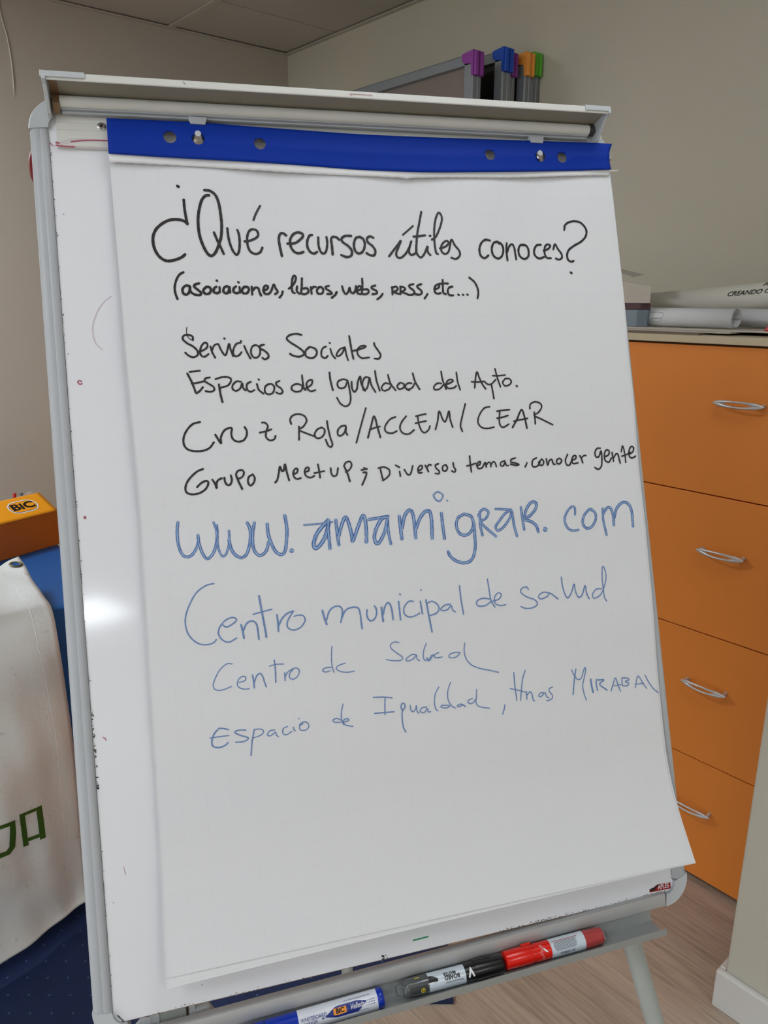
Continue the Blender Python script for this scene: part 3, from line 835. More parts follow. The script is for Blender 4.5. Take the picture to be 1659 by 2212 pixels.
# ------------------------------------------------------------------ the easel
foot = bw(.35, -1.78); foot.z = 0
EZ = empty('flipchart_easel', (foot.x, foot.y, 0), 'tall white flip chart easel with whiteboard, grey rails and pen tray', 'easel')
VB = -.9575
prism(MB(), [(.0175, .004), (.0175, VB + .012)] + arc(.0295, VB + .012, .012, 180, 270, 5)[1:] + arc(.6705, VB + .012, .012, 270, 360, 5) + [(.6825, .004)], -.011, -.0008).build('fibreboard_core', M['fibre'], EZ)
prism(MB(), [(.0175, .004), (.0175, VB + .0125)] + arc(.0290, VB + .0125, .0115, 180, 270, 5)[1:] + arc(.6710, VB + .0125, .0115, 270, 360, 5) + [(.6825, .004)], -.0007, .0).build('whiteboard_surface', M['board'], EZ)
def rail_prof(o_, i_):   # o_: outer u, i_: inner u
    d = 1 if i_ > o_ else -1; W = abs(i_ - o_)
    P = [(0, -.014), (0, -.002), (.0012, .0022), (.004, .0040), (.0085, .0042), (.0105, .0034), (.0125, .0040), (W - .003, .0032), (W - .0005, .0016), (W, .0002), (W, -.014)]
    return [(o_ + d * a, w) for a, w in P]
ext_v(MB(), rail_prof(-.0010, .0178), -.018, -.948).build('side_rail', M['rail'], EZ, smooth=True)
ext_v(MB(), rail_prof(.7008, .6820), -.018, -.942).build('side_rail', M['rail'], EZ, smooth=True)
ext_u(MB(), [(.018, -.014), (.018, 0), (.016, .003), (.002, .003), (.0, .0), (.0, -.014)], .034, .666).build('top_rail', M['rail'], EZ)
def cap_corner(cu_, cv_, r, a0, ri, icu, icv, name='corner_cap'):
    o_ = arc(cu_, cv_, r, a0, a0 + 90, 12)
    i_ = arc(icu, icv, ri, a0 + 90, a0, 8)
    mb = MB(); pts = o_ + i_
    big = [bw(u, v, -.0145) for u, v in pts]; mid = [bw(u, v, .0035) for u, v in pts]
    cm = ((cu_ + icu) / 2, (cv_ + icv) / 2)
    top = [bw(u + (icu - u) * .03, v + (icv - v) * .03, .0052) for u, v in pts]
    mb.loft([big, mid, top]).build(name, M['plastic_grey'], EZ, smooth=True)
cap_corner(.036, -.020, .0376, 90, .0155, .0335, -.0175)
cap_corner(.6640, -.020, .0376, 0, .0155, .6665, -.0175)
cap_corner(.035, -.9400, .0366, 180, .014, .0315, -.9435)
cap_corner(.6665, -.9370, .0352, 270, .0135, .6690, -.9440)
# hood, clamp roll, flange
H = .009
hp = [(.0096, .0452), (.0104, .0462), (.0170, .0464), (.0182, .0452), (.0190, .040), (.0225, -.012), (.0135, -.012), (.0135, .0085), (.0150, .0100), (.0152, .0420), (.0112, .0432)]
hood = ext_u(MB(), hp, .0235, .6765, H).build('hood', M['hood'], EZ, bevel=.0004)
ext_u(MB(), [(.0150, .0095), (.0150, .0418), (.0146, .0418), (.0138, .0095)], .0245, .6745, H).build('hood_underside_shade', M['hood_shade'], EZ)  # thin strip carrying the painted shade of the hood's underside
ext_u(MB(), [(.0136, .0085), (.0134, .0125), (.0118, .0158), (.0085, .0180), (.0050, .0182), (.0020, .0165), (.0002, .0140), (-.0002, .0085)], .0325, .6655, H).build('clamp_roll', M['hood'], EZ, smooth=True)
ext_u(MB(), [(-.0004, .0085), (-.0004, .0132), (-.0018, .0134), (-.0020, .0100), (-.0034, .0100), (-.0036, .0116), (-.0048, .0116), (-.0050, .0085)], .034, .664, H).build('flange', M['rail'], EZ)
ext_u(MB(), [(.0130, .0098), (.0130, .0150), (.0020, .0182), (-.0045, .0135), (-.0050, .0088), (.0, .0088)], .0255, .0322, H).build('roll_end', M['brown_tape'], EZ, label='brown taped end of the clamp roll')
ext_u(MB(), [(.0145, .0100), (.0145, .0400), (.0142, .0400), (.0137, .0100)], .0248, .0330, H).build('tape', M['brown_tape'], EZ)
ext_u(MB(), [(.0130, .0098), (.0130, .0150), (.0075, .0175), (.0020, .0165), (.0, .0100)], .6657, .6725, H).build('roll_end', M['dark_grey'], EZ, label='dark end of the clamp roll')
# bracket plate behind the pad
mp = [(.0130, .0003), (-.0388, .0003), (-.0388, .0022), (-.0370, .0042), (-.0200, .0042), (-.0195, .0036), (-.0188, .0042), (-.0120, .0042), (-.0115, .0036), (-.0108, .0042), (.0130, .0042)]
ext_u(MB(), mp, .0262, .690, H).build('mounting_plate', M['hood'], EZ)
# end brackets
def end_bracket(u0, u1, lipu0, lipu1):
    pr = [(.0235, -.012), (.0205, .030), (.0182, .0482), (.0092, .0482), (.0086, .0400), (-.0010, .0265), (-.0085, .0160), (-.0100, .0080), (-.0060, .0040), (.006, -.012)]
    mb = ext_u(MB(), pr, u0, u1, H)
    ext_u(mb, [(.0120, .0464), (.0118, .0480), (.0180, .0480), (.0200, .0440), (.0218, .0200), (.0206, .0200), (.0183, .0455), (.0172, .0464)], lipu0, lipu1, H)
    mb.build('end_bracket', M['plastic_grey'], EZ, bevel=.0008)
end_bracket(.0195, .0235, .0182, .0615); end_bracket(.6745, .6780, .6430, .6785)
scr = MB(); n = 20
c_ = (0.0724, -0.0138)
scr.tube([bw(*c_, .003), bw(*c_, .0058), bw(*c_, .0062)], [.0042, .0042, .0030], 18)
scr.build('screw', M['chrome'], EZ, smooth=True)
scr = MB(); scr.tube([bw(*c_, .0060), bw(*c_, .00635)], .0016, 6); scr.build('screw_socket', M['black'], EZ)
# pad hooks: pegs through the holes, tabs over the flange
for P_, T_ in (((0.1737, -0.0265), (0.1748, -0.0063)), ((0.5912, -0.0275), (0.5901, -0.0051))):
    hk = MB(); hk.tube([bw(P_[0], P_[1], .004), bw(P_[0], P_[1], .0165), bw(P_[0], P_[1], .0175)], [.0044, .0044, .0036], 16)
    hk.tube([bw(P_[0], P_[1] - .004, .004), bw(P_[0], P_[1] - .004, .0135)], .0056, 14)
    pg = hk.build('pad_peg', M['chrome'], EZ, smooth=True)
    hk = MB(); hk.tube([bw(P_[0], P_[1] + .0035, .0150), bw(P_[0], P_[1] + .0035, .0182)], .0034, 12); hk.build('peg_cap', M['plastic_grey'], pg, smooth=True)
    MB().loft([[bw(T_[0] - .009 + .001 * s_, T_[1] - .004 * s_, w) for s_, w in ((-1, .0090), (-1, .0150), (1, .0150), (1, .0090))],
               [bw(T_[0] + .009 - .001 * s_, T_[1] - .004 * s_, w) for s_, w in ((-1, .0090), (-1, .0150), (1, .0150), (1, .0090))]]).build('hook_tab', M['rail'], EZ)

# bottom rail hangs loose on the left, with the pen tray below it
SR, CR_ = .0254, .64
rp = [(-.9553, -.006), (-.9553, .0048), (-.9562, .0062), (-.9600, .0068), (-.9690, .0064), (-.9712, .0052), (-.9716, -.006)]
ext_u(MB(), rp, .022, .6655, SR, CR_).build('bottom_rail', M['alu'], EZ, smooth=True)
tp = [(-.9716, .0008), (-.9716, .0032), (-.9846, .0042), (-.9888, .0290), (-.9868, .0325), (-.9802, .0352), (-.9800, .0362), (-.9880, .0352), (-.9905, .0315), (-.9900, .0290), (-.9866, .0008)]
ext_u(MB(), tp, .0, .6445, SR, CR_).build('pen_tray', M['tray'], EZ)
# hinge bracket and fluted knob in the gap on the left, small strut in the middle
def vrect(u0, u1, v0, v1, w0, w1, mt, name):
    prism(MB(), [(u0, v0), (u1, v0), (u1, v1), (u0, v1)], w0, w1).build(name, mt, EZ, bevel=.0006)
vrect(.052, .0620, -1.0, -.950, -.024, -.013, M['plastic_grey'], 'hinge_bracket'); vrect(.0925, .0990, -1.0, -.950, -.024, -.013, M['plastic_grey'], 'hinge_bracket')
for (a, b) in (((.033, -.985), (.056, -.975)), ((.0985, -.972), (.118, -.985))):
    k = MB(); k.tube([bw(a[0], a[1], -.019), bw((a[0] + b[0]) / 2, max(a[1], b[1]) + .002, -.019), bw(b[0], b[1], -.019)], .006, 10); k.build('hinge_arm', M['plastic_grey'], EZ, smooth=True)
kb = MB(); n = 48; kc = (.0775, -1.0)
kb.loft([[bw(kc[0] + (.0140 + .0009 * (k % 2)) * math.cos(6.2832 * k / n), v, -.030 + (.0140 + .0009 * (k % 2)) * math.sin(6.2832 * k / n)) for k in range(n)] for v in (-1.03, -.955)])
kb.build('fluted_knob', M['fluted'], EZ)
# legs: two splayed front legs, one rear strut
def leg_pts(u0, v0, u1, w0):
    v1 = v0; p0 = bw(u0, v0, w0)
    k = (p0.z - .010) / UP.z
    return [p0, bw(u1, v0 - k, w0)]
MB().tube(leg_pts(.6245, -.985, .6245 + .198 * .80, -.026), .0118, 18).build('leg', M['leg'], EZ, smooth=True)
MB().tube(leg_pts(.0775, -.99, .0775 - .198 * .80, -.030), .0118, 18).build('leg', M['leg'], EZ, smooth=True)
rt_ = bw(.345, -.15, -.040); MB().tube([rt_, Vector((.633, .849, .010))], .0095, 16).build('leg', M['leg'], EZ, smooth=True)
for p in (leg_pts(.6245, -.985, .6245 + .198 * .80, -.026)[1], leg_pts(.0775, -.99, .0775 - .198 * .80, -.030)[1], Vector((.633, .849, .010))):
    MB().tube([Vector((p.x, p.y, 0)), Vector((p.x, p.y, .03))], .016, 14).build('rubber_foot', M['black'], EZ, smooth=True)
prism(MB(), [(.32, -.12), (.37, -.12), (.37, -.18), (.32, -.18)], -.045, -.0115).build('rear_hinge', M['dark_grey'], EZ)
for u in (.075, .6245):
    prism(MB(), [(u - .014, -.90), (u + .014, -.90), (u + .014, -.995), (u - .014, -.995)], -.0245, -.0145).build('leg_socket', M['leg'], EZ)

# marks, dried ink and scuffs on the easel
def stroke_obj(name, strokes, mt, w, parent=EZ, label=None):
    mb = MB()
    for wd, pts in strokes: ribbon(mb, pts, wd, lambda x, y: bw(x, y, w))
    return mb.build(name, mt, parent, label=label)
stroke_obj('ink_mark', [(.0016, [(0.0404, -0.0323), (0.0527, -0.0301), (0.0669, -0.0293), (0.0793, -0.0291)]), (.0022, [(0.0254, -0.0341), (0.0277, -0.0345)]),
                        (.0018, [(0.0252, -0.0372), (0.0335, -0.0378), (0.0428, -0.0378)])], M['ink_red'], .0046, label='dried red ink line on the mounting plate')
stroke_obj('ink_mark', [(.0007, [(0.0263, -0.0356), (0.0387, -0.0298), (0.0505, -0.0282)]), (.0007, [(0.029, -0.036), (0.0409, -0.0323)]), (.0009, [(0.0428, -0.0378), (0.0592, -0.038), (0.0768, -0.0376)])], M['ink_faint'], .00455)
stroke_obj('ink_mark', [(.0006, [(0.014, -0.0299), (0.0163, -0.0303), (0.0185, -0.0322), (0.0206, -0.0346), (0.0224, -0.0355)]), (.0005, [(0.0175, -0.0338), (0.0198, -0.0331), (0.0201, -0.0357)])], M['ink_red'], .0003)
stroke_obj('ink_mark', [(.0014, [(0.0288, -0.2923), (0.0307, -0.2914), (0.0325, -0.2924)]), (.0014, [(0.0287, -0.2933), (0.0304, -0.2953), (0.0328, -0.2949)]), (.0026, [(0.0258, -0.4369), (0.0262, -0.4379)]),
                        (.0006, [(0.0277, -0.6671), (0.0294, -0.6693)]), (.0007, [(0.0299, -0.6684), (0.0306, -0.6714)]), (.0004, [(0.0387, -0.8022), (0.0399, -0.811)])], M['ink_red'], .0003)
stroke_obj('ink_mark', [(.0010, [(0.0684, -0.2002), (0.0598, -0.2078), (0.0519, -0.2204), (0.0475, -0.2356), (0.0493, -0.2507), (0.0562, -0.2589)])], M['ink_faint'], .0003)
stroke_obj('ink_mark', [(.0010, [(0.3446, 0.0151), (0.3442, 0.0167)]), (.0006, [(0.3453, 0.0168), (0.3567, 0.0171), (0.3698, 0.0169)])], M['ink_red'], .0468)
stroke_obj('ink_mark', [(.0005, [(0.1603, 0.0173), (0.1625, 0.0144)])], M['ink_black'], .0468)
sc = MB()
def blob(u, v, r, w=.0004):
    n = 7; a0 = random.random() * 6
    pts = [(u + r * random.uniform(.5, 1.4) * math.cos(a0 + 6.283 * k / n), v + r * random.uniform(.3, .8) * math.sin(a0 + 6.283 * k / n)) for k in range(n)]
    sc.add([bw(x, y, w) for x, y in pts], [tuple(range(n))])
for k in range(70):
    v = -.04 - .9 * random.random(); blob(.0183 + random.uniform(0, .0012), v, random.uniform(.0003, .0009))
for k in range(30): blob(.0185 + random.uniform(0, .0015), random.uniform(-.72, -.64), random.uniform(.0005, .0014))
for k in range(90): blob(random.uniform(.44, .672), VB + .0012 + abs(random.gauss(0, .0012)), random.uniform(.0003, .0010))
for k in range(26): blob(random.uniform(.06, .22), VB + .001 + abs(random.gauss(0, .0015)), random.uniform(.0003, .0010))
for k in range(14): blob(.6815, random.uniform(-.945, -.91), random.uniform(.0003, .0008))
for k in range(7): blob(.307 + random.uniform(-.004, .005), VB + .002 + random.uniform(-.001, .003), random.uniform(.0006, .0015))
for k in range(7): blob(.0225 + k * .0009, VB + .008 - k * .0012, .0010)
for P_ in ((0.1074, -0.9383), (0.0092, -0.8866), (0.0215, -0.2626), (0.0271, -0.1106), (0.0262, -0.8366)): blob(*P_, .0007)
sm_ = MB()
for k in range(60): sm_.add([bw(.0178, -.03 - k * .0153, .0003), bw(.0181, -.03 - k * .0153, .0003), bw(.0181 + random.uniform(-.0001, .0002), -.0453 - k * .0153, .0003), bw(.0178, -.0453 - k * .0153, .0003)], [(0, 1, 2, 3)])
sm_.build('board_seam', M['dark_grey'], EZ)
sc.build('scuff_marks', M['ink_black_print'], EZ, kind='stuff')
# worn red sticker
s0 = [(0.6484, -0.9504), (0.6533, -0.9486), (0.6603, -0.9455), (0.6789, -0.9464), (0.6787, -0.9537), (0.6488, -0.9528)]
stk = prism(MB(), s0, .0002, .0005).build('sticker', M['sticker'], EZ, label='worn red sticker with white letters')
s1 = [(0.6484, -0.9492), (0.6518, -0.9482), (0.6551, -0.9483), (0.6601, -0.9453), (0.6626, -0.9464), (0.6577, -0.9488), (0.656, -0.9513), (0.6488, -0.951)]
prism(MB(), s1, .0005, .0008).build('black_scratch', M['ink_black_print'], stk)
st = MB(); sc_ = (0.6683, -0.9492)
ea = Vector((.9994, .035)) 
put_text(st, lambda x, y: bw(sc_[0] + x, sc_[1] + y - .004 * x, .0007), 'APLES', .0078, sx=.78, bold=.0001)
st.build('sticker_lettering', M['print_white'], stk)
# red magnet clipped behind the left rail
mg = MB(); mg.loft([[bw(.0030 + .010 * q * math.cos(a), -.050 + .023 * q * math.sin(a), w) for a in (6.2832 * k / 24 for k in range(24))] for q, w in ((.8, -.0250), (1, -.0220), (1, -.0170), (.85, -.0150))])
o = mg.build('magnet', M['magnet'], smooth=True); tag(o, 'dark red oval magnet peeking out behind the upper left rail', 'magnet')

# ------------------------------------------------------------------ the pad: blue binding, torn stubs, sheets, handwriting
PD = empty('flipchart_pad', bw(.39, -.05, .006), 'large white flip chart pad with blue top strip and handwriting, hung on the easel', 'flip chart pad')
S_TOP = [(0.0785, -0.0088), (0.1121, -0.0083), (0.1813, -0.0072), (0.2273, -0.0086), (0.2854, -0.0095), (0.3624, -0.0106), (0.4315, -0.0096), (0.5532, -0.0069), (0.6995, -0.0031)]
S_BOT = [(0.078, -0.0476), (0.1432, -0.0496), (0.2241, -0.05), (0.2822, -0.0505), (0.3589, -0.0531), (0.4449, -0.0528), (0.5496, -0.0476), (0.6922, -0.0384)]
STUB = [(0.0779, -0.0562), (0.1575, -0.0567), (0.2601, -0.059), (0.336, -0.0601), (0.4051, -0.0595), (0.4154, -0.0613), (0.4262, -0.0586), (0.549, -0.0541), (0.6916, -0.0444)]
def table(T, u):
    """linear look-up of v over u, smoothed over a few samples"""
    def one(u):
        if u <= T[0][0]: return T[0][1]
        for (a, b), (c, d) in zip(T, T[1:]):
            if u <= c: return b + (d - b) * (u - a) / (c - a)
        return T[-1][1]
    return sum(one(u + k * .012) for k in (-2, -1, 0, 1, 2)) / 5
def strip_pt(a, b):
    uT = S_TOP[0][0] + (S_TOP[-1][0] - S_TOP[0][0]) * a; uB = S_BOT[0][0] + (S_BOT[-1][0] - S_BOT[0][0]) * a
    u = uT + (uB - uT) * b; v = table(S_TOP, uT) * (1 - b) + table(S_BOT, uB) * b
    u -= .0045 * math.sin(b * 3.14) * max(0, a - .9) * 10
    w = .0122 + .0012 * math.sin(b * math.pi) + .0011 * math.exp(-((b - .52) / .10) ** 2) + .0009 * math.sin(a * 11) * b + .004 * max(0, a - .93) * 14 * (b - .35)
    return u, v, w
holes = [(367, 298, 13), (428, 302, 12.2), (561, 312, 11.6), (1057, 335, 10.6), (1166, 339, 10.4), (1213, 341, 10.6)]
sg = MB(); sg.grid(lambda i, j: bw(*strip_pt(i, j)), 130, 12)
strip = sg.build('binding_strip', M['binding'], PD, smooth=True, solid=.0009, label='blue card binding strip with punched holes')
cut = MB()
for hx, hu in (((0.1434, -0.0271), .0070), ((0.1737, -0.0275), .0066), ((0.2418, -0.0291), .0066), ((0.524, -0.0281), .0066), ((0.5928, -0.0265), .0066), ((0.6232, -0.0262), .0066)):
    cut.tube([bw(hx[0], hx[1], .004), bw(hx[0], hx[1], .03)], hu, 26)
co = cut.build('hole_cutter', M['binding'], PD)
bo = strip.modifiers.new('holes', 'BOOLEAN'); bo.operation = 'DIFFERENCE'; bo.object = co; bo.solver = 'EXACT'
bpy.context.view_layer.update()
dg = bpy.context.evaluated_depsgraph_get()
new_me = bpy.data.meshes.new_from_object(strip.evaluated_get(dg)); strip.modifiers.clear(); strip.data = new_me
bpy.data.objects.remove(co)

# sheets; the edges follow the slightly waisted outline of the hanging pad
RIGHT_EDGE = [(-0.0391, 0.6941), (-0.1058, 0.6946), (-0.179, 0.695), (-0.2606, 0.6925), (-0.3359, 0.6912), (-0.4436, 0.6884), (-0.5435, 0.6898), (-0.6717, 0.6854), (-0.7693, 0.6829), (-0.8255, 0.6845), (-0.8685, 0.6862), (-0.9146, 0.6935)]
LEFT_EDGE = [(-0.0516, 0.0779), (-0.1212, 0.0787), (-0.203, 0.0796), (-0.3089, 0.0806), (-0.4088, 0.0833), (-0.5072, 0.0817), (-0.6047, 0.0797), (-0.701, 0.0787), (-0.7723, 0.0781), (-0.8411, 0.0762), (-0.9114, 0.0747)]
def edge(T, v):
    v = max(min(v, T[0][0]), T[-1][0])
    for (a, b), (c, d) in zip(T, T[1:]):
        if v >= c:
            t = (v - a) / (c - a) if a != c else 0
            return b + (d - b) * t
    return T[-1][1]
def soft_edge(T, v): return sum(edge(T, v + k * .02) for k in (-2, -1, 0, 1, 2)) / 5
def sheet(vT, vB, dw, dl=0.0, dr=0.0, tail=0.0, nu=90, nv=120, label=None):
    mb = MB()
    def f(i, j):
        v = vT + (vB - vT) * j - tail * j ** 6 * (1 - i) ** 1.5
        l, r_ = soft_edge(LEFT_EDGE, v) + dl * min(1, j * 3), soft_edge(RIGHT_EDGE, v) + dr * min(1, j * 3)
        u = l + (r_ - l) * i
        return bw(u, v, wsheet(u, v) + dw)
    def uvf(i, j): return (.077 + .612 * i, vT + (vB - vT) * j)
    mb.grid(f, nu, nv, uvf)
    return mb.build('sheet', M['sheet'], PD, smooth=True, label=label)
sh = sheet(-.036, -.9120, 0.0, label='top sheet with handwriting')
sheet(-.034, -.9135, -.0012, -.0016, .0034, tail=.0085)
sheet(-.030, -.9125, -.0024, -.0026, .0022, tail=.004)
sheet(-.030, -.9125, -.0034, .0008, .0040, tail=.001)
# torn-off stub of an earlier sheet, below the blue strip
stb = MB()
def stub(a, b):
    u = STUB[0][0] + (STUB[-1][0] - STUB[0][0]) * a
    top = table(S_BOT, u) + .006
    low = table(STUB, u) - (.0022 * max(0, 1 - abs(u - .4150) / .006))
    if b == 1: low += .0004 * math.sin(a * 700)
    v = top + (low - top) * b
    return bw(u, v, .0112 - .0008 * b + .0002 * math.sin(a * 30) * b)
stb.grid(stub, 160, 4)
stb.build('torn_stub', M['paper_edge'], PD, smooth=True, solid=.0003, label='perforated stub of a torn-off sheet')
fs_ = MB(); fs_.loft([[bw(.672 + .012 * a, -.0405, w) for a, w in ((0, .0108), (0, .0112))] + [bw(.7060, -.0378, .0115)], [bw(.672, -.0415, .0105), bw(.672, -.0415, .0109), bw(.7035, -.0388, .0112)]])
fs_.build('loose_sliver', M['paper_edge'], PD)

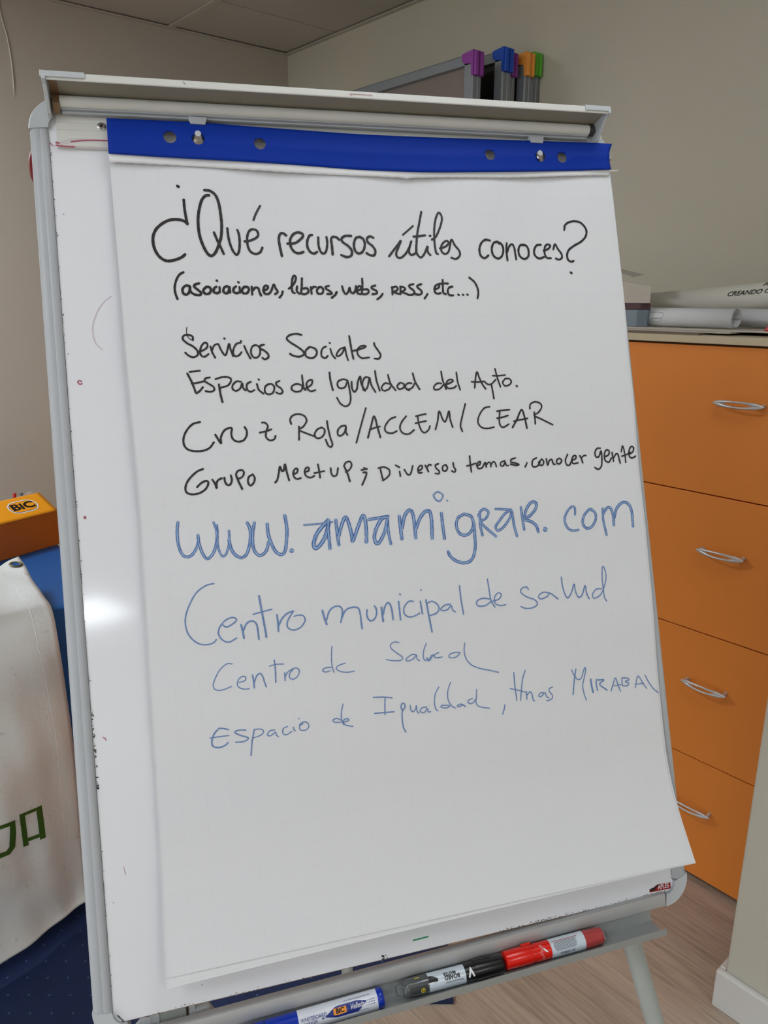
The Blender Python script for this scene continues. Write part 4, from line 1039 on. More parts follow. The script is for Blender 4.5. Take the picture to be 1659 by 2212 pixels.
HANDWRITING = [  # tenths of a millimetre on the sheet: width;x,y,x,y...
    ('black handwritten heading question in large letters', 'black', [
        "32;1475,-791,1485,-800",
        "30;1530,-950,1531,-1048,1540,-1155,1548,-1222",
        "32;1548,-1219,1509,-1187,1435,-1172,1351,-1183,1265,-1231,1202,-1298,1171,-1386,1176,-1491,1214,-1578,1268,-1627,1325,-1639,1401,-1622,1461,-1596,1497,-1566",
        "32;1764,-832,1823,-838,1880,-886,1910,-984,1920,-1127,1920,-1235,1903,-1361,1872,-1450,1828,-1540,1782,-1579,1742,-1555,1701,-1471,1670,-1348,1665,-1206,1682,-1081,1721,-955,1768,-896,1806,-889",
        "28;1829,-1313,1856,-1397,1885,-1468,1917,-1556",
        "28;1980,-1263,1983,-1358,1998,-1447,2026,-1527,2063,-1562,2092,-1507,2105,-1408,2103,-1327,2090,-1277",
        "28;2161,-1406,2220,-1395,2284,-1366,2319,-1328,2309,-1277,2258,-1261,2214,-1295,2191,-1369,2192,-1459,2218,-1522,2269,-1547,2323,-1528,2354,-1473",
        "25;2281,-1152,2314,-1077,2370,-982",
        "30;2569,-1563,2558,-1486,2550,-1376,2568,-1311,2605,-1296,2639,-1323",
        "30;2644,-1419,2735,-1410,2802,-1363,2833,-1325,2818,-1294,2764,-1285,2711,-1318,2678,-1383,2685,-1466,2725,-1521,2778,-1530,2820,-1514",
        "30;2938,-1312,2905,-1325,2876,-1390,2875,-1464,2906,-1519,2945,-1532,2979,-1513",
        "28;3008,-1343,3004,-1445,3025,-1515,3060,-1532,3091,-1491,3108,-1407,3105,-1336",
        "30;3160,-1542,3160,-1444,3158,-1360,3188,-1332,3225,-1341,3254,-1368",
        "30;3398,-1319,3329,-1320,3283,-1353,3294,-1396,3355,-1441,3391,-1497,3379,-1553,3324,-1572,3261,-1549",
        "30;3507,-1325,3452,-1346,3423,-1421,3434,-1499,3479,-1527,3529,-1494,3556,-1418,3543,-1352,3498,-1326",
        "30;3669,-1333,3632,-1316,3591,-1342,3597,-1388,3650,-1434,3679,-1490,3659,-1543,3610,-1544,3569,-1521",
        "28;3844,-1550,3911,-1471,3978,-1393,4011,-1353,3969,-1441,3936,-1509,3945,-1556,3989,-1565,4053,-1515,4107,-1437,4143,-1355,4111,-1437,4101,-1495,4125,-1527,4183,-1499,4196,-1435,4228,-1260,4265,-1133,4306,-991",
        "28;4175,-1300,4245,-1292,4325,-1281",
        "23;4044,-1281,4113,-1225,4183,-1168",
        "26;4196,-1435,4198,-1512,4241,-1556,4291,-1510,4341,-1417,4336,-1481,4365,-1525",
        "28;4382,-1286,4392,-1286",
        "26;4405,-1334,4463,-1291,4532,-1162,4560,-1065,4542,-1006,4512,-1007,4474,-1091,4447,-1217,4435,-1373,4442,-1489,4464,-1512",
        "26;4497,-1440,4565,-1420,4614,-1375,4593,-1346,4551,-1366,4513,-1421,4518,-1485,4560,-1508,4608,-1469,4652,-1332,4691,-1400,4740,-1468,4742,-1526,4689,-1571,4631,-1556",
        "28;5158,-1335,5096,-1327,5040,-1367,5005,-1446,5014,-1524,5062,-1558,5117,-1522",
        "28;5252,-1346,5201,-1367,5170,-1442,5184,-1521,5239,-1559,5296,-1528,5326,-1448,5312,-1380,5266,-1353,5281,-1373",
        "28;5382,-1362,5367,-1457,5369,-1580",
        "26;5376,-1477,5409,-1406,5452,-1371,5479,-1414,5485,-1493,5490,-1563",
        "28;5625,-1373,5563,-1385,5533,-1452,5547,-1522,5603,-1556,5662,-1519,5672,-1432,5645,-1383,5592,-1378",
        "28;5853,-1368,5791,-1379,5751,-1446,5757,-1507,5810,-1546,5878,-1525",
        "26;5883,-1444,5952,-1417,5982,-1376,5941,-1362,5903,-1403,5894,-1484,5920,-1536,5974,-1540",
        "26;6020,-1426,6050,-1357,6085,-1421,6126,-1482,6126,-1533,6084,-1557,6043,-1543",
        "28;6200,-1172,6217,-1111,6275,-1072,6363,-1058,6447,-1086,6504,-1167,6491,-1248,6422,-1319,6307,-1380,6231,-1435,6202,-1502,6210,-1559,6246,-1583,6285,-1573",
        "32;6227,-1723,6237,-1732"]),
    ('black handwritten second row in brackets', 'black', [
        "26;1465,-1765,1421,-1791,1384,-1849,1360,-1927,1361,-1997,1379,-2064",
        "28;1515,-1919,1479,-1914,1443,-1949,1444,-1998,1479,-2015,1510,-1984,1523,-1924,1524,-1980,1555,-2010",
        "28;1623,-1889,1580,-1902,1568,-1928,1605,-1963,1636,-1995,1621,-2021,1568,-2016",
        "28;1695,-1932,1662,-1967,1681,-2007,1723,-2004,1744,-1963,1729,-1932,1696,-1928",
        "28;1807,-1928,1781,-1946,1774,-1988,1807,-2000,1823,-1993",
        "26;1841,-1931,1840,-1991",
        "26;1815,-1856,1821,-1863",
        "28;1926,-1920,1890,-1938,1880,-1981,1911,-2004,1939,-1972,1948,-1924,1951,-1991",
        "28;2022,-1923,1996,-1945,1993,-1987,2026,-2000,2042,-1993",
        "26;2061,-1930,2061,-1994",
        "26;2050,-1872,2057,-1879",
        "28;2115,-1926,2086,-1962,2097,-1998,2135,-2001,2163,-1962,2150,-1930,2115,-1926",
        "26;2197,-1926,2195,-2015",
        "26;2198,-1976,2237,-1934,2268,-1943,2280,-1988,2294,-2026",
        "26;2322,-1970,2367,-1951,2379,-1921,2353,-1910,2329,-1943,2332,-1997,2371,-2009,2409,-1978,2446,-1900,2465,-1942,2485,-1982,2454,-2009",
        "26;2542,-1978,2530,-2014,2501,-2047",
        "26;2616,-1945,2665,-1905,2703,-1841,2701,-1799,2679,-1799,2660,-1854,2650,-1927,2656,-1983,2678,-1996",
        "26;2712,-1919,2704,-1974,2735,-2005",
        "26;2776,-1826,2767,-1905,2756,-1996,2800,-2009,2839,-1978,2824,-1941,2775,-1945",
        "26;2870,-1927,2873,-2005",
        "25;2873,-1956,2903,-1923,2929,-1927",
        "26;2965,-1927,2936,-1969,2954,-2005,2995,-2000,3013,-1960,2992,-1927,2965,-1927",
        "26;3082,-1912,3044,-1925,3051,-1951,3099,-1982,3106,-2006,3055,-2009",
        "28;3167,-1987,3146,-2020,3106,-2051",
        "26;3238,-1919,3251,-1978,3276,-2009,3307,-1978,3326,-1932,3333,-1978,3361,-2000,3393,-1959,3403,-1913",
        "26;3391,-1978,3450,-1956,3466,-1926,3440,-1915,3414,-1950,3418,-2000,3454,-2009",
        "26;3486,-1826,3483,-1904,3471,-1996,3511,-2011,3551,-1986,3539,-1953,3487,-1955",
        "26;3638,-1906,3595,-1919,3597,-1943,3644,-1967,3651,-1999,3596,-2010",
        "26;3721,-2004,3689,-2041,3648,-2070",
        "25;3847,-1927,3841,-2011",
        "25;3839,-1927,3896,-1917,3913,-1945,3881,-1973,3852,-1979,3921,-2005",
        "25;3949,-1920,3942,-2007",
        "25;3945,-1916,3993,-1925,4004,-1950,3969,-1973,3949,-1976,4025,-2004",
        "26;4115,-1884,4064,-1898,4064,-1925,4107,-1958,4118,-1990,4083,-2013,4034,-2012",
        "26;4213,-1884,4164,-1901,4162,-1924,4200,-1956,4211,-1990,4181,-2011,4132,-2007",
        "26;4281,-2003,4264,-2028,4240,-2056",
        "26;4371,-1946,4423,-1931,4440,-1898,4411,-1889,4380,-1923,4378,-1978,4410,-1999,4451,-1990",
        "26;4490,-1831,4484,-1913,4483,-1986,4513,-2005",
        "25;4438,-1879,4496,-1873,4552,-1875",
        "26;4608,-1913,4563,-1925,4541,-1971,4558,-2015,4608,-2019",
        "26;4673,-2011,4681,-2015",
        "26;4732,-2011,4740,-2015",
        "26;4789,-2009,4797,-2013",
        "25;4836,-1801,4894,-1851,4928,-1919,4936,-1990,4919,-2058"]),
    ('black handwritten row naming social services', 'black', [
        "23;1506,-2525,1506,-2486,1460,-2467,1413,-2476,1402,-2516,1445,-2561,1504,-2597,1546,-2647,1546,-2692,1498,-2716,1450,-2698,1417,-2665",
        "9;1455,-2382,1446,-2423,1451,-2475,1479,-2518,1509,-2525",
        "21;1558,-2655,1609,-2642,1655,-2605,1654,-2565,1623,-2561,1592,-2596,1574,-2652,1584,-2701,1619,-2713,1661,-2686",
        "21;1690,-2603,1702,-2663,1730,-2727",
        "19;1702,-2647,1730,-2591,1767,-2572",
        "21;1778,-2578,1804,-2649,1842,-2704,1870,-2642,1893,-2574,1904,-2635,1925,-2712",
        "23;1845,-2512,1850,-2517",
        "21;2021,-2566,1976,-2575,1944,-2619,1929,-2676,1948,-2716,1989,-2707,2022,-2672",
        "21;2057,-2600,2076,-2660,2114,-2746",
        "21;2023,-2545,2029,-2550",
        "21;2178,-2594,2142,-2615,2125,-2680,2147,-2730,2187,-2736,2222,-2699,2228,-2633,2198,-2597,2163,-2598",
        "23;2277,-2592,2238,-2601,2233,-2633,2274,-2658,2314,-2701,2313,-2737,2274,-2758,2248,-2741",
        "23;2712,-2484,2652,-2471,2579,-2484,2540,-2521,2569,-2563,2655,-2623,2713,-2675,2716,-2714,2661,-2736,2596,-2723,2562,-2701",
        "23;2778,-2637,2742,-2670,2739,-2726,2784,-2755,2836,-2746,2871,-2695,2853,-2647,2796,-2627,2770,-2642",
        "21;2982,-2625,2947,-2640,2922,-2687,2924,-2738,2961,-2759,2994,-2734",
        "21;3032,-2652,3045,-2715,3079,-2767",
        "21;3028,-2582,3035,-2587",
        "21;3203,-2636,3146,-2657,3102,-2708,3099,-2736,3133,-2734,3175,-2692,3202,-2641,3212,-2718,3228,-2790",
        "23;3268,-2504,3276,-2616,3283,-2702,3293,-2774",
        "21;3293,-2682,3364,-2666,3445,-2639,3447,-2622,3394,-2627,3350,-2669,3353,-2729,3398,-2768,3481,-2761",
        "23;3559,-2591,3565,-2624,3599,-2681,3624,-2734,3599,-2777,3546,-2776"]),
    ('black handwritten row about equality spaces', 'black', [
        "21;1444,-2877,1498,-2872,1555,-2867",
        "23;1419,-2893,1458,-2985,1483,-3066,1500,-3111,1543,-3084,1572,-3050",
        "21;1457,-3006,1519,-2999,1588,-2985",
        "21;1655,-2944,1611,-2952,1598,-2982,1642,-3016,1686,-3049,1691,-3086,1651,-3103,1599,-3093",
        "23;1747,-3027,1755,-3124,1770,-3221",
        "21;1716,-2965,1788,-2945,1859,-2950,1883,-2983,1844,-3039,1771,-3060,1747,-3076",
        "21;1989,-3003,1942,-2997,1899,-3033,1891,-3077,1926,-3103,1975,-3076,2000,-3020,2006,-3069,2032,-3103",
        "21;2096,-3007,2054,-3030,2048,-3086,2083,-3118,2128,-3102",
        "21;2162,-3036,2178,-3099,2226,-3145",
        "21;2184,-2982,2190,-2988",
        "21;2288,-3039,2251,-3069,2245,-3126,2282,-3155,2332,-3137,2353,-3080,2327,-3040,2283,-3042",
        "21;2416,-3008,2378,-3024,2382,-3057,2425,-3091,2441,-3132,2409,-3154,2368,-3135",
        "21;2658,-3062,2609,-3047,2553,-3070,2548,-3111,2594,-3136,2653,-3123,2674,-3066",
        "21;2676,-2950,2678,-3025,2685,-3099,2703,-3120",
        "21;2708,-3100,2774,-3061,2787,-3011,2754,-3010,2721,-3043,2724,-3101,2760,-3135,2814,-3125",
        "23;2996,-2929,2999,-3018,3018,-3132",
        "21;3201,-3027,3154,-3009,3093,-3029,3076,-3070,3099,-3111,3160,-3103,3199,-3040,3213,-3125,3219,-3226,3200,-3296,3149,-3322,3093,-3288,3059,-3222",
        "23;3246,-3042,3244,-3117,3270,-3160,3304,-3119,3320,-3044,3355,-2982,3358,-3062,3397,-3151",
        "21;3463,-3000,3411,-2995,3372,-3062,3380,-3142,3426,-3115,3462,-3005,3476,-3082,3521,-3172",
        "21;3537,-2922,3544,-3033,3573,-3156",
        "21;3702,-3080,3644,-3070,3599,-3120,3624,-3158,3687,-3140,3718,-3098",
        "21;3689,-2972,3711,-3072,3767,-3159",
        "21;3876,-3085,3831,-3070,3790,-3108,3811,-3143,3863,-3131,3880,-3094,3897,-3142,3935,-3164",
        "21;3970,-3079,3920,-3079,3887,-3120,3919,-3150,3974,-3131,4006,-3083",
        "21;3996,-2962,4017,-3063,4063,-3154",
        "21;4343,-3091,4290,-3090,4245,-3130,4257,-3165,4318,-3155,4369,-3108",
        "21;4355,-2946,4365,-3055,4397,-3161",
        "21;4382,-3111,4449,-3092,4494,-3067,4472,-3047,4430,-3060,4402,-3108,4426,-3153,4495,-3150,4531,-3126",
        "21;4548,-2962,4554,-3078,4576,-3175",
        "21;4766,-3158,4787,-3048,4816,-2963,4841,-3041,4874,-3122,4910,-3176",
        "21;4732,-3082,4821,-3087,4901,-3082",
        "21;4901,-3082,4941,-3119,4990,-3116,5053,-3064",
        "21;4989,-3120,4998,-3215,5005,-3297",
        "21;5058,-2933,5075,-3038,5106,-3156",
        "19;5016,-3015,5087,-3017,5184,-3012",
        "21;5175,-3059,5141,-3103,5169,-3145,5229,-3132,5256,-3097,5237,-3060,5185,-3055",
        "25;5321,-3149,5328,-3157"]),
    ('black handwritten row with two slashes', 'black', [
        "23;1512,-3432,1438,-3448,1372,-3508,1330,-3586,1324,-3665,1359,-3723,1430,-3748,1523,-3748,1594,-3720,1641,-3663",
        "23;1665,-3579,1694,-3637,1719,-3679,1720,-3622,1747,-3559,1787,-3521,1841,-3510",
        "23;1850,-3519,1837,-3580,1851,-3637,1896,-3667,1960,-3659,1998,-3612,2008,-3556,1988,-3509",
        "21;2183,-3469,2215,-3471,2244,-3510,2223,-3566,2213,-3631,2254,-3672,2304,-3660,2320,-3625",
        "21;2150,-3579,2215,-3569,2281,-3549",
        "21;2509,-3500,2499,-3447,2534,-3403,2597,-3390,2662,-3413,2685,-3469,2643,-3533,2590,-3570,2669,-3612,2757,-3650",
        "21;2593,-3531,2586,-3616,2580,-3682",
        "21;2853,-3554,2801,-3572,2763,-3625,2780,-3671,2830,-3670,2873,-3630,2881,-3576,2845,-3552",
        "21;2918,-3482,2926,-3583,2942,-3684,2958,-3748,2938,-3782,2906,-3762,2884,-3694",
        "21;3130,-3545,3078,-3551,3037,-3591,3032,-3646,3068,-3658,3115,-3616,3134,-3555,3126,-3617,3142,-3651",
        "21;3388,-3353,3320,-3533,3239,-3749",
        "23;3382,-3697,3429,-3572,3479,-3450,3507,-3575,3531,-3699",
        "21;3412,-3605,3471,-3587,3539,-3573",
        "21;3738,-3469,3664,-3497,3598,-3579,3607,-3639,3675,-3659,3736,-3636",
        "21;3867,-3467,3803,-3537,3779,-3604,3809,-3662,3879,-3677,3950,-3632",
        "21;3988,-3472,4053,-3458,4114,-3450",
        "21;4011,-3480,4016,-3563,4044,-3647,4084,-3669,4132,-3637,4153,-3595",
        "21;3975,-3554,4045,-3543,4110,-3532",
        "21;4218,-3637,4255,-3538,4284,-3422,4321,-3524,4346,-3551,4374,-3508,4409,-3426,4415,-3528,4438,-3619",
        "21;4625,-3347,4577,-3482,4540,-3603,4557,-3677",
        "21;4939,-3394,4865,-3409,4795,-3490,4769,-3577,4814,-3641,4895,-3655,4972,-3643",
        "21;5198,-3439,5110,-3443,5029,-3452",
        "21;5064,-3466,5050,-3554,5055,-3621,5095,-3650,5171,-3616",
        "21;5021,-3538,5103,-3526,5170,-3509",
        "23;5216,-3659,5283,-3564,5358,-3445,5391,-3550,5409,-3676",
        "21;5242,-3583,5331,-3569,5430,-3556",
        "21;5471,-3437,5482,-3384,5548,-3355,5620,-3380,5629,-3431,5578,-3492,5521,-3523,5625,-3578,5761,-3649",
        "21;5525,-3484,5528,-3556,5527,-3628"]),
    ('black handwritten row rising to the right', 'black', [
        "23;1504,-3949,1444,-3969,1362,-4035,1313,-4108,1307,-4178,1356,-4213,1441,-4209,1513,-4169,1548,-4111,1535,-4080,1480,-4095,1428,-4139",
        "23;1594,-4071,1617,-4112,1633,-4166,1636,-4114,1657,-4078,1696,-4062",
        "23;1724,-4059,1727,-4101,1748,-4137,1779,-4136,1801,-4090,1795,-4036",
        "23;1852,-4040,1871,-4105,1905,-4192",
        "21;1850,-4029,1873,-3993,1917,-3985,1938,-4013,1919,-4057,1873,-4081",
        "23;2031,-4043,1989,-4065,1974,-4120,1997,-4162,2036,-4132,2051,-4080,2031,-4040",
        "23;2270,-4148,2297,-4117,2319,-4045,2338,-3972,2356,-4023,2378,-4013,2397,-3949,2409,-4035,2428,-4131",
        "21;2476,-4067,2522,-4052,2533,-4013,2510,-4005,2484,-4039,2485,-4093,2516,-4123,2562,-4115",
        "21;2609,-4050,2654,-4040,2662,-4008,2633,-4003,2609,-4047,2625,-4097,2672,-4117,2715,-4100",
        "21;2768,-3974,2777,-4057,2780,-4124",
        "21;2718,-4070,2769,-4062,2833,-4054",
        "21;2911,-4024,2912,-4082,2936,-4117,2974,-4103,2995,-4029",
        "23;3071,-4017,3101,-4102,3119,-4187",
        "21;3065,-4008,3097,-3968,3144,-3964,3157,-4005,3128,-4054,3083,-4079",
        "23;3267,-4067,3303,-4061,3334,-4058",
        "18;3298,-4042,3311,-4048",
        "23;3285,-4097,3324,-4102,3305,-4157,3260,-4238",
        "21;3493,-4067,3503,-4144,3514,-4204",
        "21;3468,-4057,3538,-4049,3597,-4082,3596,-4138,3551,-4181,3509,-4203",
        "21;3722,-4111,3726,-4166",
        "21;3681,-4035,3709,-4052,3726,-4064",
        "21;3782,-4092,3812,-4147,3843,-4156,3869,-4115,3890,-4053",
        "21;3949,-4119,3997,-4097,4004,-4063,3973,-4061,3949,-4102,3956,-4141,3995,-4141",
        "21;4046,-4060,4060,-4092,4077,-4136",
        "21;4061,-4083,4092,-4054,4119,-4059",
        "21;4211,-4048,4171,-4063,4176,-4098,4211,-4135,4203,-4166,4160,-4160",
        "21;4292,-4067,4260,-4086,4259,-4129,4289,-4140,4319,-4107,4306,-4068",
        "21;4398,-4047,4400,-4094,4419,-4130,4405,-4159,4371,-4144",
        "21;4618,-3978,4616,-4080,4620,-4171",
        "21;4567,-4095,4625,-4086,4683,-4070",
        "21;4702,-4102,4738,-4087,4749,-4052,4722,-4060,4697,-4093,4717,-4135,4767,-4124,4812,-4065,4819,-4123",
        "19;4821,-4100,4854,-4067,4876,-4077,4880,-4123",
        "19;4880,-4104,4911,-4067,4938,-4072,4952,-4126",
        "19;5070,-4061,5018,-4076,5008,-4111,5039,-4123,5073,-4079,5082,-4115,5112,-4122",
        "21;5214,-4034,5158,-4048,5150,-4080,5207,-4096,5253,-4116,5209,-4124,5141,-4106",
        "21;5364,-4101,5349,-4127,5333,-4149",
        "21;5497,-4049,5446,-4073,5429,-4132,5454,-4158,5505,-4145,5539,-4106",
        "21;5568,-4067,5523,-4105,5531,-4139,5571,-4140,5590,-4099,5568,-4067",
        "21;5629,-4065,5639,-4146,5666,-4095,5702,-4079,5717,-4134,5740,-4141",
        "21;5807,-4070,5770,-4091,5771,-4133,5811,-4136,5837,-4099,5813,-4070",
        "21;5928,-4028,5890,-4098,5902,-4159,5942,-4161,5975,-4112,6032,-4088,6041,-4052,6006,-4054,5976,-4103,5994,-4148,6060,-4141",
        "21;6097,-4055,6113,-4093,6127,-4145",
        "19;6114,-4084,6148,-4058,6182,-4056",
        "21;6392,-3976,6345,-3977,6310,-4030,6323,-4083,6364,-4076,6399,-4008,6400,-4109,6382,-4200,6334,-4240,6286,-4213",
        "21;6437,-4089,6495,-4068,6515,-4020,6476,-4003,6444,-4047,6441,-4126,6491,-4159,6534,-4108",
        "21;6554,-4040,6562,-4152",
        "21;6567,-4110,6606,-4062,6634,-4067,6644,-4123,6654,-4183",
        "19;6686,-4037,6708,-3964,6727,-4017,6734,-4110,6734,-4175",
        "19;6685,-4094,6754,-4078,6810,-4049",
        "21;6796,-4076,6852,-4042,6864,-3991,6827,-3981,6794,-4039,6797,-4104,6832,-4125,6881,-4105"]),
    ('blue streaky handwritten web address', 'blue_wide', [
        "31;1199,-4503,1185,-4583,1181,-4680,1193,-4787,1227,-4863,1272,-4883,1321,-4863,1365,-4802,1395,-4731,1396,-4658",
        "31;1396,-4658,1401,-4748,1425,-4848,1467,-4919,1517,-4897,1562,-4827,1591,-4731,1601,-4650,1599,-4571",
        "24;1570,-4533,1592,-4617,1595,-4715,1602,-4831,1636,-4908,1678,-4887,1713,-4791,1725,-4710,1727,-4639",
        "33;1719,-4742,1738,-4843,1781,-4913,1844,-4942,1896,-4907,1936,-4811,1956,-4696,1949,-4613,1928,-4566",
        "33;2008,-4573,1984,-4665,1972,-4781,1981,-4873,2025,-4932,2075,-4926,2120,-4877,2144,-4796",
        "36;2147,-4599,2147,-4696,2169,-4798,2210,-4901,2272,-4949,2318,-4911,2344,-4796,2359,-4680,2354,-4578,2345,-4519",
        "47;2388,-4914,2398,-4918",
        "20;2552,-4641,2705,-4643,2879,-4633",
        "44;2829,-4607,2782,-4655,2697,-4741,2649,-4839,2649,-4903,2689,-4902,2758,-4831,2811,-4717,2836,-4633",
        "36;2828,-4624,2822,-4735,2824,-4837,2824,-4931",
        "36;2919,-4614,2922,-4743,2930,-4897",
        "40;2938,-4795,2980,-4679,3031,-4589,3061,-4651,3086,-4773,3090,-4868",
        "40;3095,-4869,3132,-4794,3193,-4662,3238,-4588,3261,-4650,3262,-4788,3252,-4894",
        "33;3298,-4639,3410,-4630,3537,-4619",
        "40;3527,-4627,3463,-4639,3392,-4729,3353,-4830,3359,-4900,3384,-4923,3434,-4871,3488,-4772,3521,-4661",
        "33;3526,-4644,3523,-4775,3530,-4862,3541,-4941",
        "40;3669,-4629,3673,-4769,3677,-4892",
        "40;3692,-4770,3732,-4633,3796,-4567,3835,-4614,3847,-4747,3847,-4898",
        "40;3863,-4783,3917,-4673,3984,-4602,4041,-4600,4058,-4675,4055,-4799,4048,-4918",
        "36;4188,-4632,4191,-4756,4201,-4935",
        "20;4109,-4413,4165,-4381,4227,-4421,4203,-4473,4164,-4491,4121,-4449,4109,-4409",
        "18;4272,-4485,4281,-4496",
        "36;4478,-4664,4397,-4701,4363,-4788,4389,-4879,4453,-4915,4528,-4891,4579,-4805,4564,-4705,4478,-4664",
        "36;4587,-4779,4586,-4931,4580,-5057,4550,-5162,4495,-5225,4407,-5238,4315,-5203,4254,-5144,4231,-5089",
        "31;4676,-4650,4667,-4794,4683,-4936",
        "31;4652,-4699,4697,-4639,4747,-4627,4788,-4668,4746,-4737,4678,-4777,4754,-4864,4859,-4963",
        "27;4880,-4633,4992,-4646,5090,-4659",
        "31;5090,-4663,5007,-4693,4920,-4778,4864,-4846,4893,-4893,4972,-4854,5061,-4752,5092,-4681,5104,-4828,5133,-4982",
        "31;5217,-4636,5224,-4765,5236,-4912",
        "35;5250,-4766,5291,-4659,5363,-4587,5425,-4599,5412,-4668,5333,-4745,5248,-4785,5336,-4819,5398,-4874,5422,-4955",
        "55;5511,-4929,5524,-4935",
        "29;5940,-4782,5945,-4698,5905,-4682,5836,-4737,5790,-4827,5812,-4922,5875,-4973,5969,-4975",
        "33;6141,-4731,6064,-4801,6036,-4893,6079,-4962,6154,-4949,6217,-4869,6220,-4781,6162,-4729",
        "29;6331,-4736,6325,-4887,6354,-5069",
        "33;6330,-4802,6396,-4731,6447,-4745,6469,-4842,6468,-4955",
        "36;6482,-4862,6534,-4742,6628,-4678,6706,-4710,6738,-4805,6737,-4992"]),
    ('blue thin handwritten row with a tall first letter', 'blue_thin', [
        "15;1522,-5194,1437,-5207,1329,-5277,1249,-5398,1200,-5522,1196,-5634,1231,-5735,1311,-5817,1404,-5839,1468,-5827,1502,-5796",
        "16;1578,-5645,1624,-5675,1707,-5635,1729,-5600,1679,-5578,1605,-5607,1544,-5674,1530,-5745,1573,-5815,1635,-5839,1718,-5805",
        "20;1774,-5667,1787,-5750,1795,-5817",
        "18;1793,-5735,1834,-5661,1893,-5639,1939,-5677,1949,-5753,1953,-5849",
        "20;1991,-5375,2002,-5495,2016,-5628,2030,-5762,2036,-5832",
        "15;1911,-5571,2006,-5553,2119,-5537",
        "20;2170,-5604,2173,-5696,2172,-5787",
        "18;2177,-5729,2221,-5651,2283,-5600,2352,-5582",
        "15;2352,-5582,2280,-5683,2279,-5757,2343,-5790,2421,-5765,2474,-5696,2456,-5644,2398,-5632,2355,-5641",
        "20;2675,-5609,2690,-5687,2713,-5770",
        "18;2713,-5723,2755,-5626,2811,-5585,2871,-5585,2902,-5626,2890,-5709,2873,-5766",
        "18;2885,-5725,2939,-5638,3017,-5612,3085,-5628,3105,-5699,3107,-5784,3113,-5863",
        "18;3188,-5660,3179,-5724,3204,-5778,3248,-5783,3288,-5736,3297,-5669,3277,-5623",
        "22;3358,-5649,3360,-5727,3365,-5808",
        "18;3372,-5728,3404,-5637,3443,-5604,3471,-5653,3481,-5740,3483,-5801",
        "20;3566,-5603,3569,-5698,3572,-5814",
        "18;3588,-5520,3595,-5528",
        "16;3746,-5622,3687,-5616,3626,-5679,3624,-5756,3679,-5794,3753,-5788,3806,-5764",
        "18;3828,-5629,3833,-5708,3841,-5776",
        "16;3846,-5499,3853,-5505",
        "20;3897,-5619,3914,-5787,3938,-5996",
        "16;3898,-5667,3965,-5644,4027,-5681,4049,-5741,4007,-5789,3927,-5806",
        "16;4193,-5704,4127,-5705,4071,-5743,4088,-5766,4150,-5761,4201,-5722,4215,-5771,4246,-5799",
        "16;4329,-5501,4331,-5657,4345,-5839",
        "15;4694,-5695,4608,-5677,4528,-5704,4535,-5758,4627,-5768,4699,-5731",
        "16;4692,-5458,4700,-5588,4711,-5715,4754,-5800",
        "15;4729,-5726,4820,-5705,4849,-5654,4808,-5635,4759,-5684,4760,-5752,4821,-5786,4894,-5785",
        "15;5212,-5637,5190,-5602,5129,-5611,5107,-5657,5176,-5719,5281,-5767,5309,-5824,5241,-5858,5150,-5856,5088,-5827",
        "15;5482,-5705,5403,-5688,5337,-5727,5363,-5766,5446,-5747,5492,-5710,5539,-5742,5595,-5791",
        "16;5669,-5531,5674,-5652,5701,-5765,5736,-5787,5790,-5719,5833,-5631,5841,-5724,5874,-5798,5930,-5770,5981,-5664,5990,-5758,6016,-5831",
        "15;6210,-5728,6129,-5726,6071,-5785,6090,-5834,6179,-5800,6244,-5709,6289,-5582,6275,-5472,6250,-5469,6231,-5596,6229,-5745,6233,-5839,6257,-5885"]),
    ('blue thin handwritten short row with a trailing tail', 'blue_thin', [
        "12;1648,-6077,1589,-6070,1508,-6130,1446,-6230,1431,-6290,1461,-6333,1537,-6338,1624,-6313",
        "12;1704,-6284,1767,-6272,1780,-6238,1747,-6223,1703,-6249,1684,-6301,1707,-6342,1759,-6362,1806,-6364",
        "16;1854,-6221,1859,-6292,1861,-6363",
        "14;1866,-6301,1898,-6238,1936,-6216,1964,-6259,1975,-6316,1991,-6368",
        "14;2101,-6092,2103,-6206,2096,-6335",
        "12;2044,-6151,2116,-6140,2203,-6147",
        "14;2203,-6243,2199,-6329",
        "12;2202,-6295,2235,-6242,2286,-6214",
        "12;2302,-6216,2262,-6250,2250,-6296,2284,-6325,2340,-6300,2364,-6243,2335,-6207,2286,-6214",
        "12;2723,-6250,2657,-6248,2622,-6270,2653,-6293,2711,-6287",
        "12;2751,-6022,2736,-6142,2736,-6247,2751,-6309",
        "12;2888,-6223,2810,-6240,2779,-6269,2817,-6306,2899,-6328,2983,-6326",
        "12;3531,-6072,3484,-6058,3430,-6080,3435,-6130,3507,-6197,3558,-6245,3531,-6275,3448,-6267,3361,-6245",
        "12;3725,-6236,3670,-6226,3600,-6267,3615,-6294,3683,-6277,3725,-6241,3730,-6283,3759,-6307",
        "12;3856,-6118,3819,-6194,3806,-6276,3830,-6312,3875,-6302,3905,-6263",
        "12;3847,-6281,3870,-6324,3904,-6297,3929,-6258,3948,-6294,4006,-6301",
        "12;3999,-6242,3951,-6261,3944,-6290,3988,-6304,4037,-6297",
        "12;4261,-6278,4199,-6266,4128,-6283,4125,-6316,4193,-6325,4255,-6290",
        "12;4331,-6172,4314,-6255,4327,-6350,4384,-6431,4488,-6490,4614,-6529,4722,-6567"]),
    ('blue thin handwritten last row reaching the right edge', 'blue_thin', [
        "14;1452,-6737,1504,-6748,1556,-6768",
        "16;1443,-6747,1397,-6794,1369,-6867,1380,-6919,1443,-6941,1506,-6926,1538,-6900",
        "12;1354,-6826,1452,-6827,1551,-6829",
        "14;1734,-6797,1662,-6788,1615,-6803,1666,-6842,1755,-6886,1706,-6915,1617,-6912",
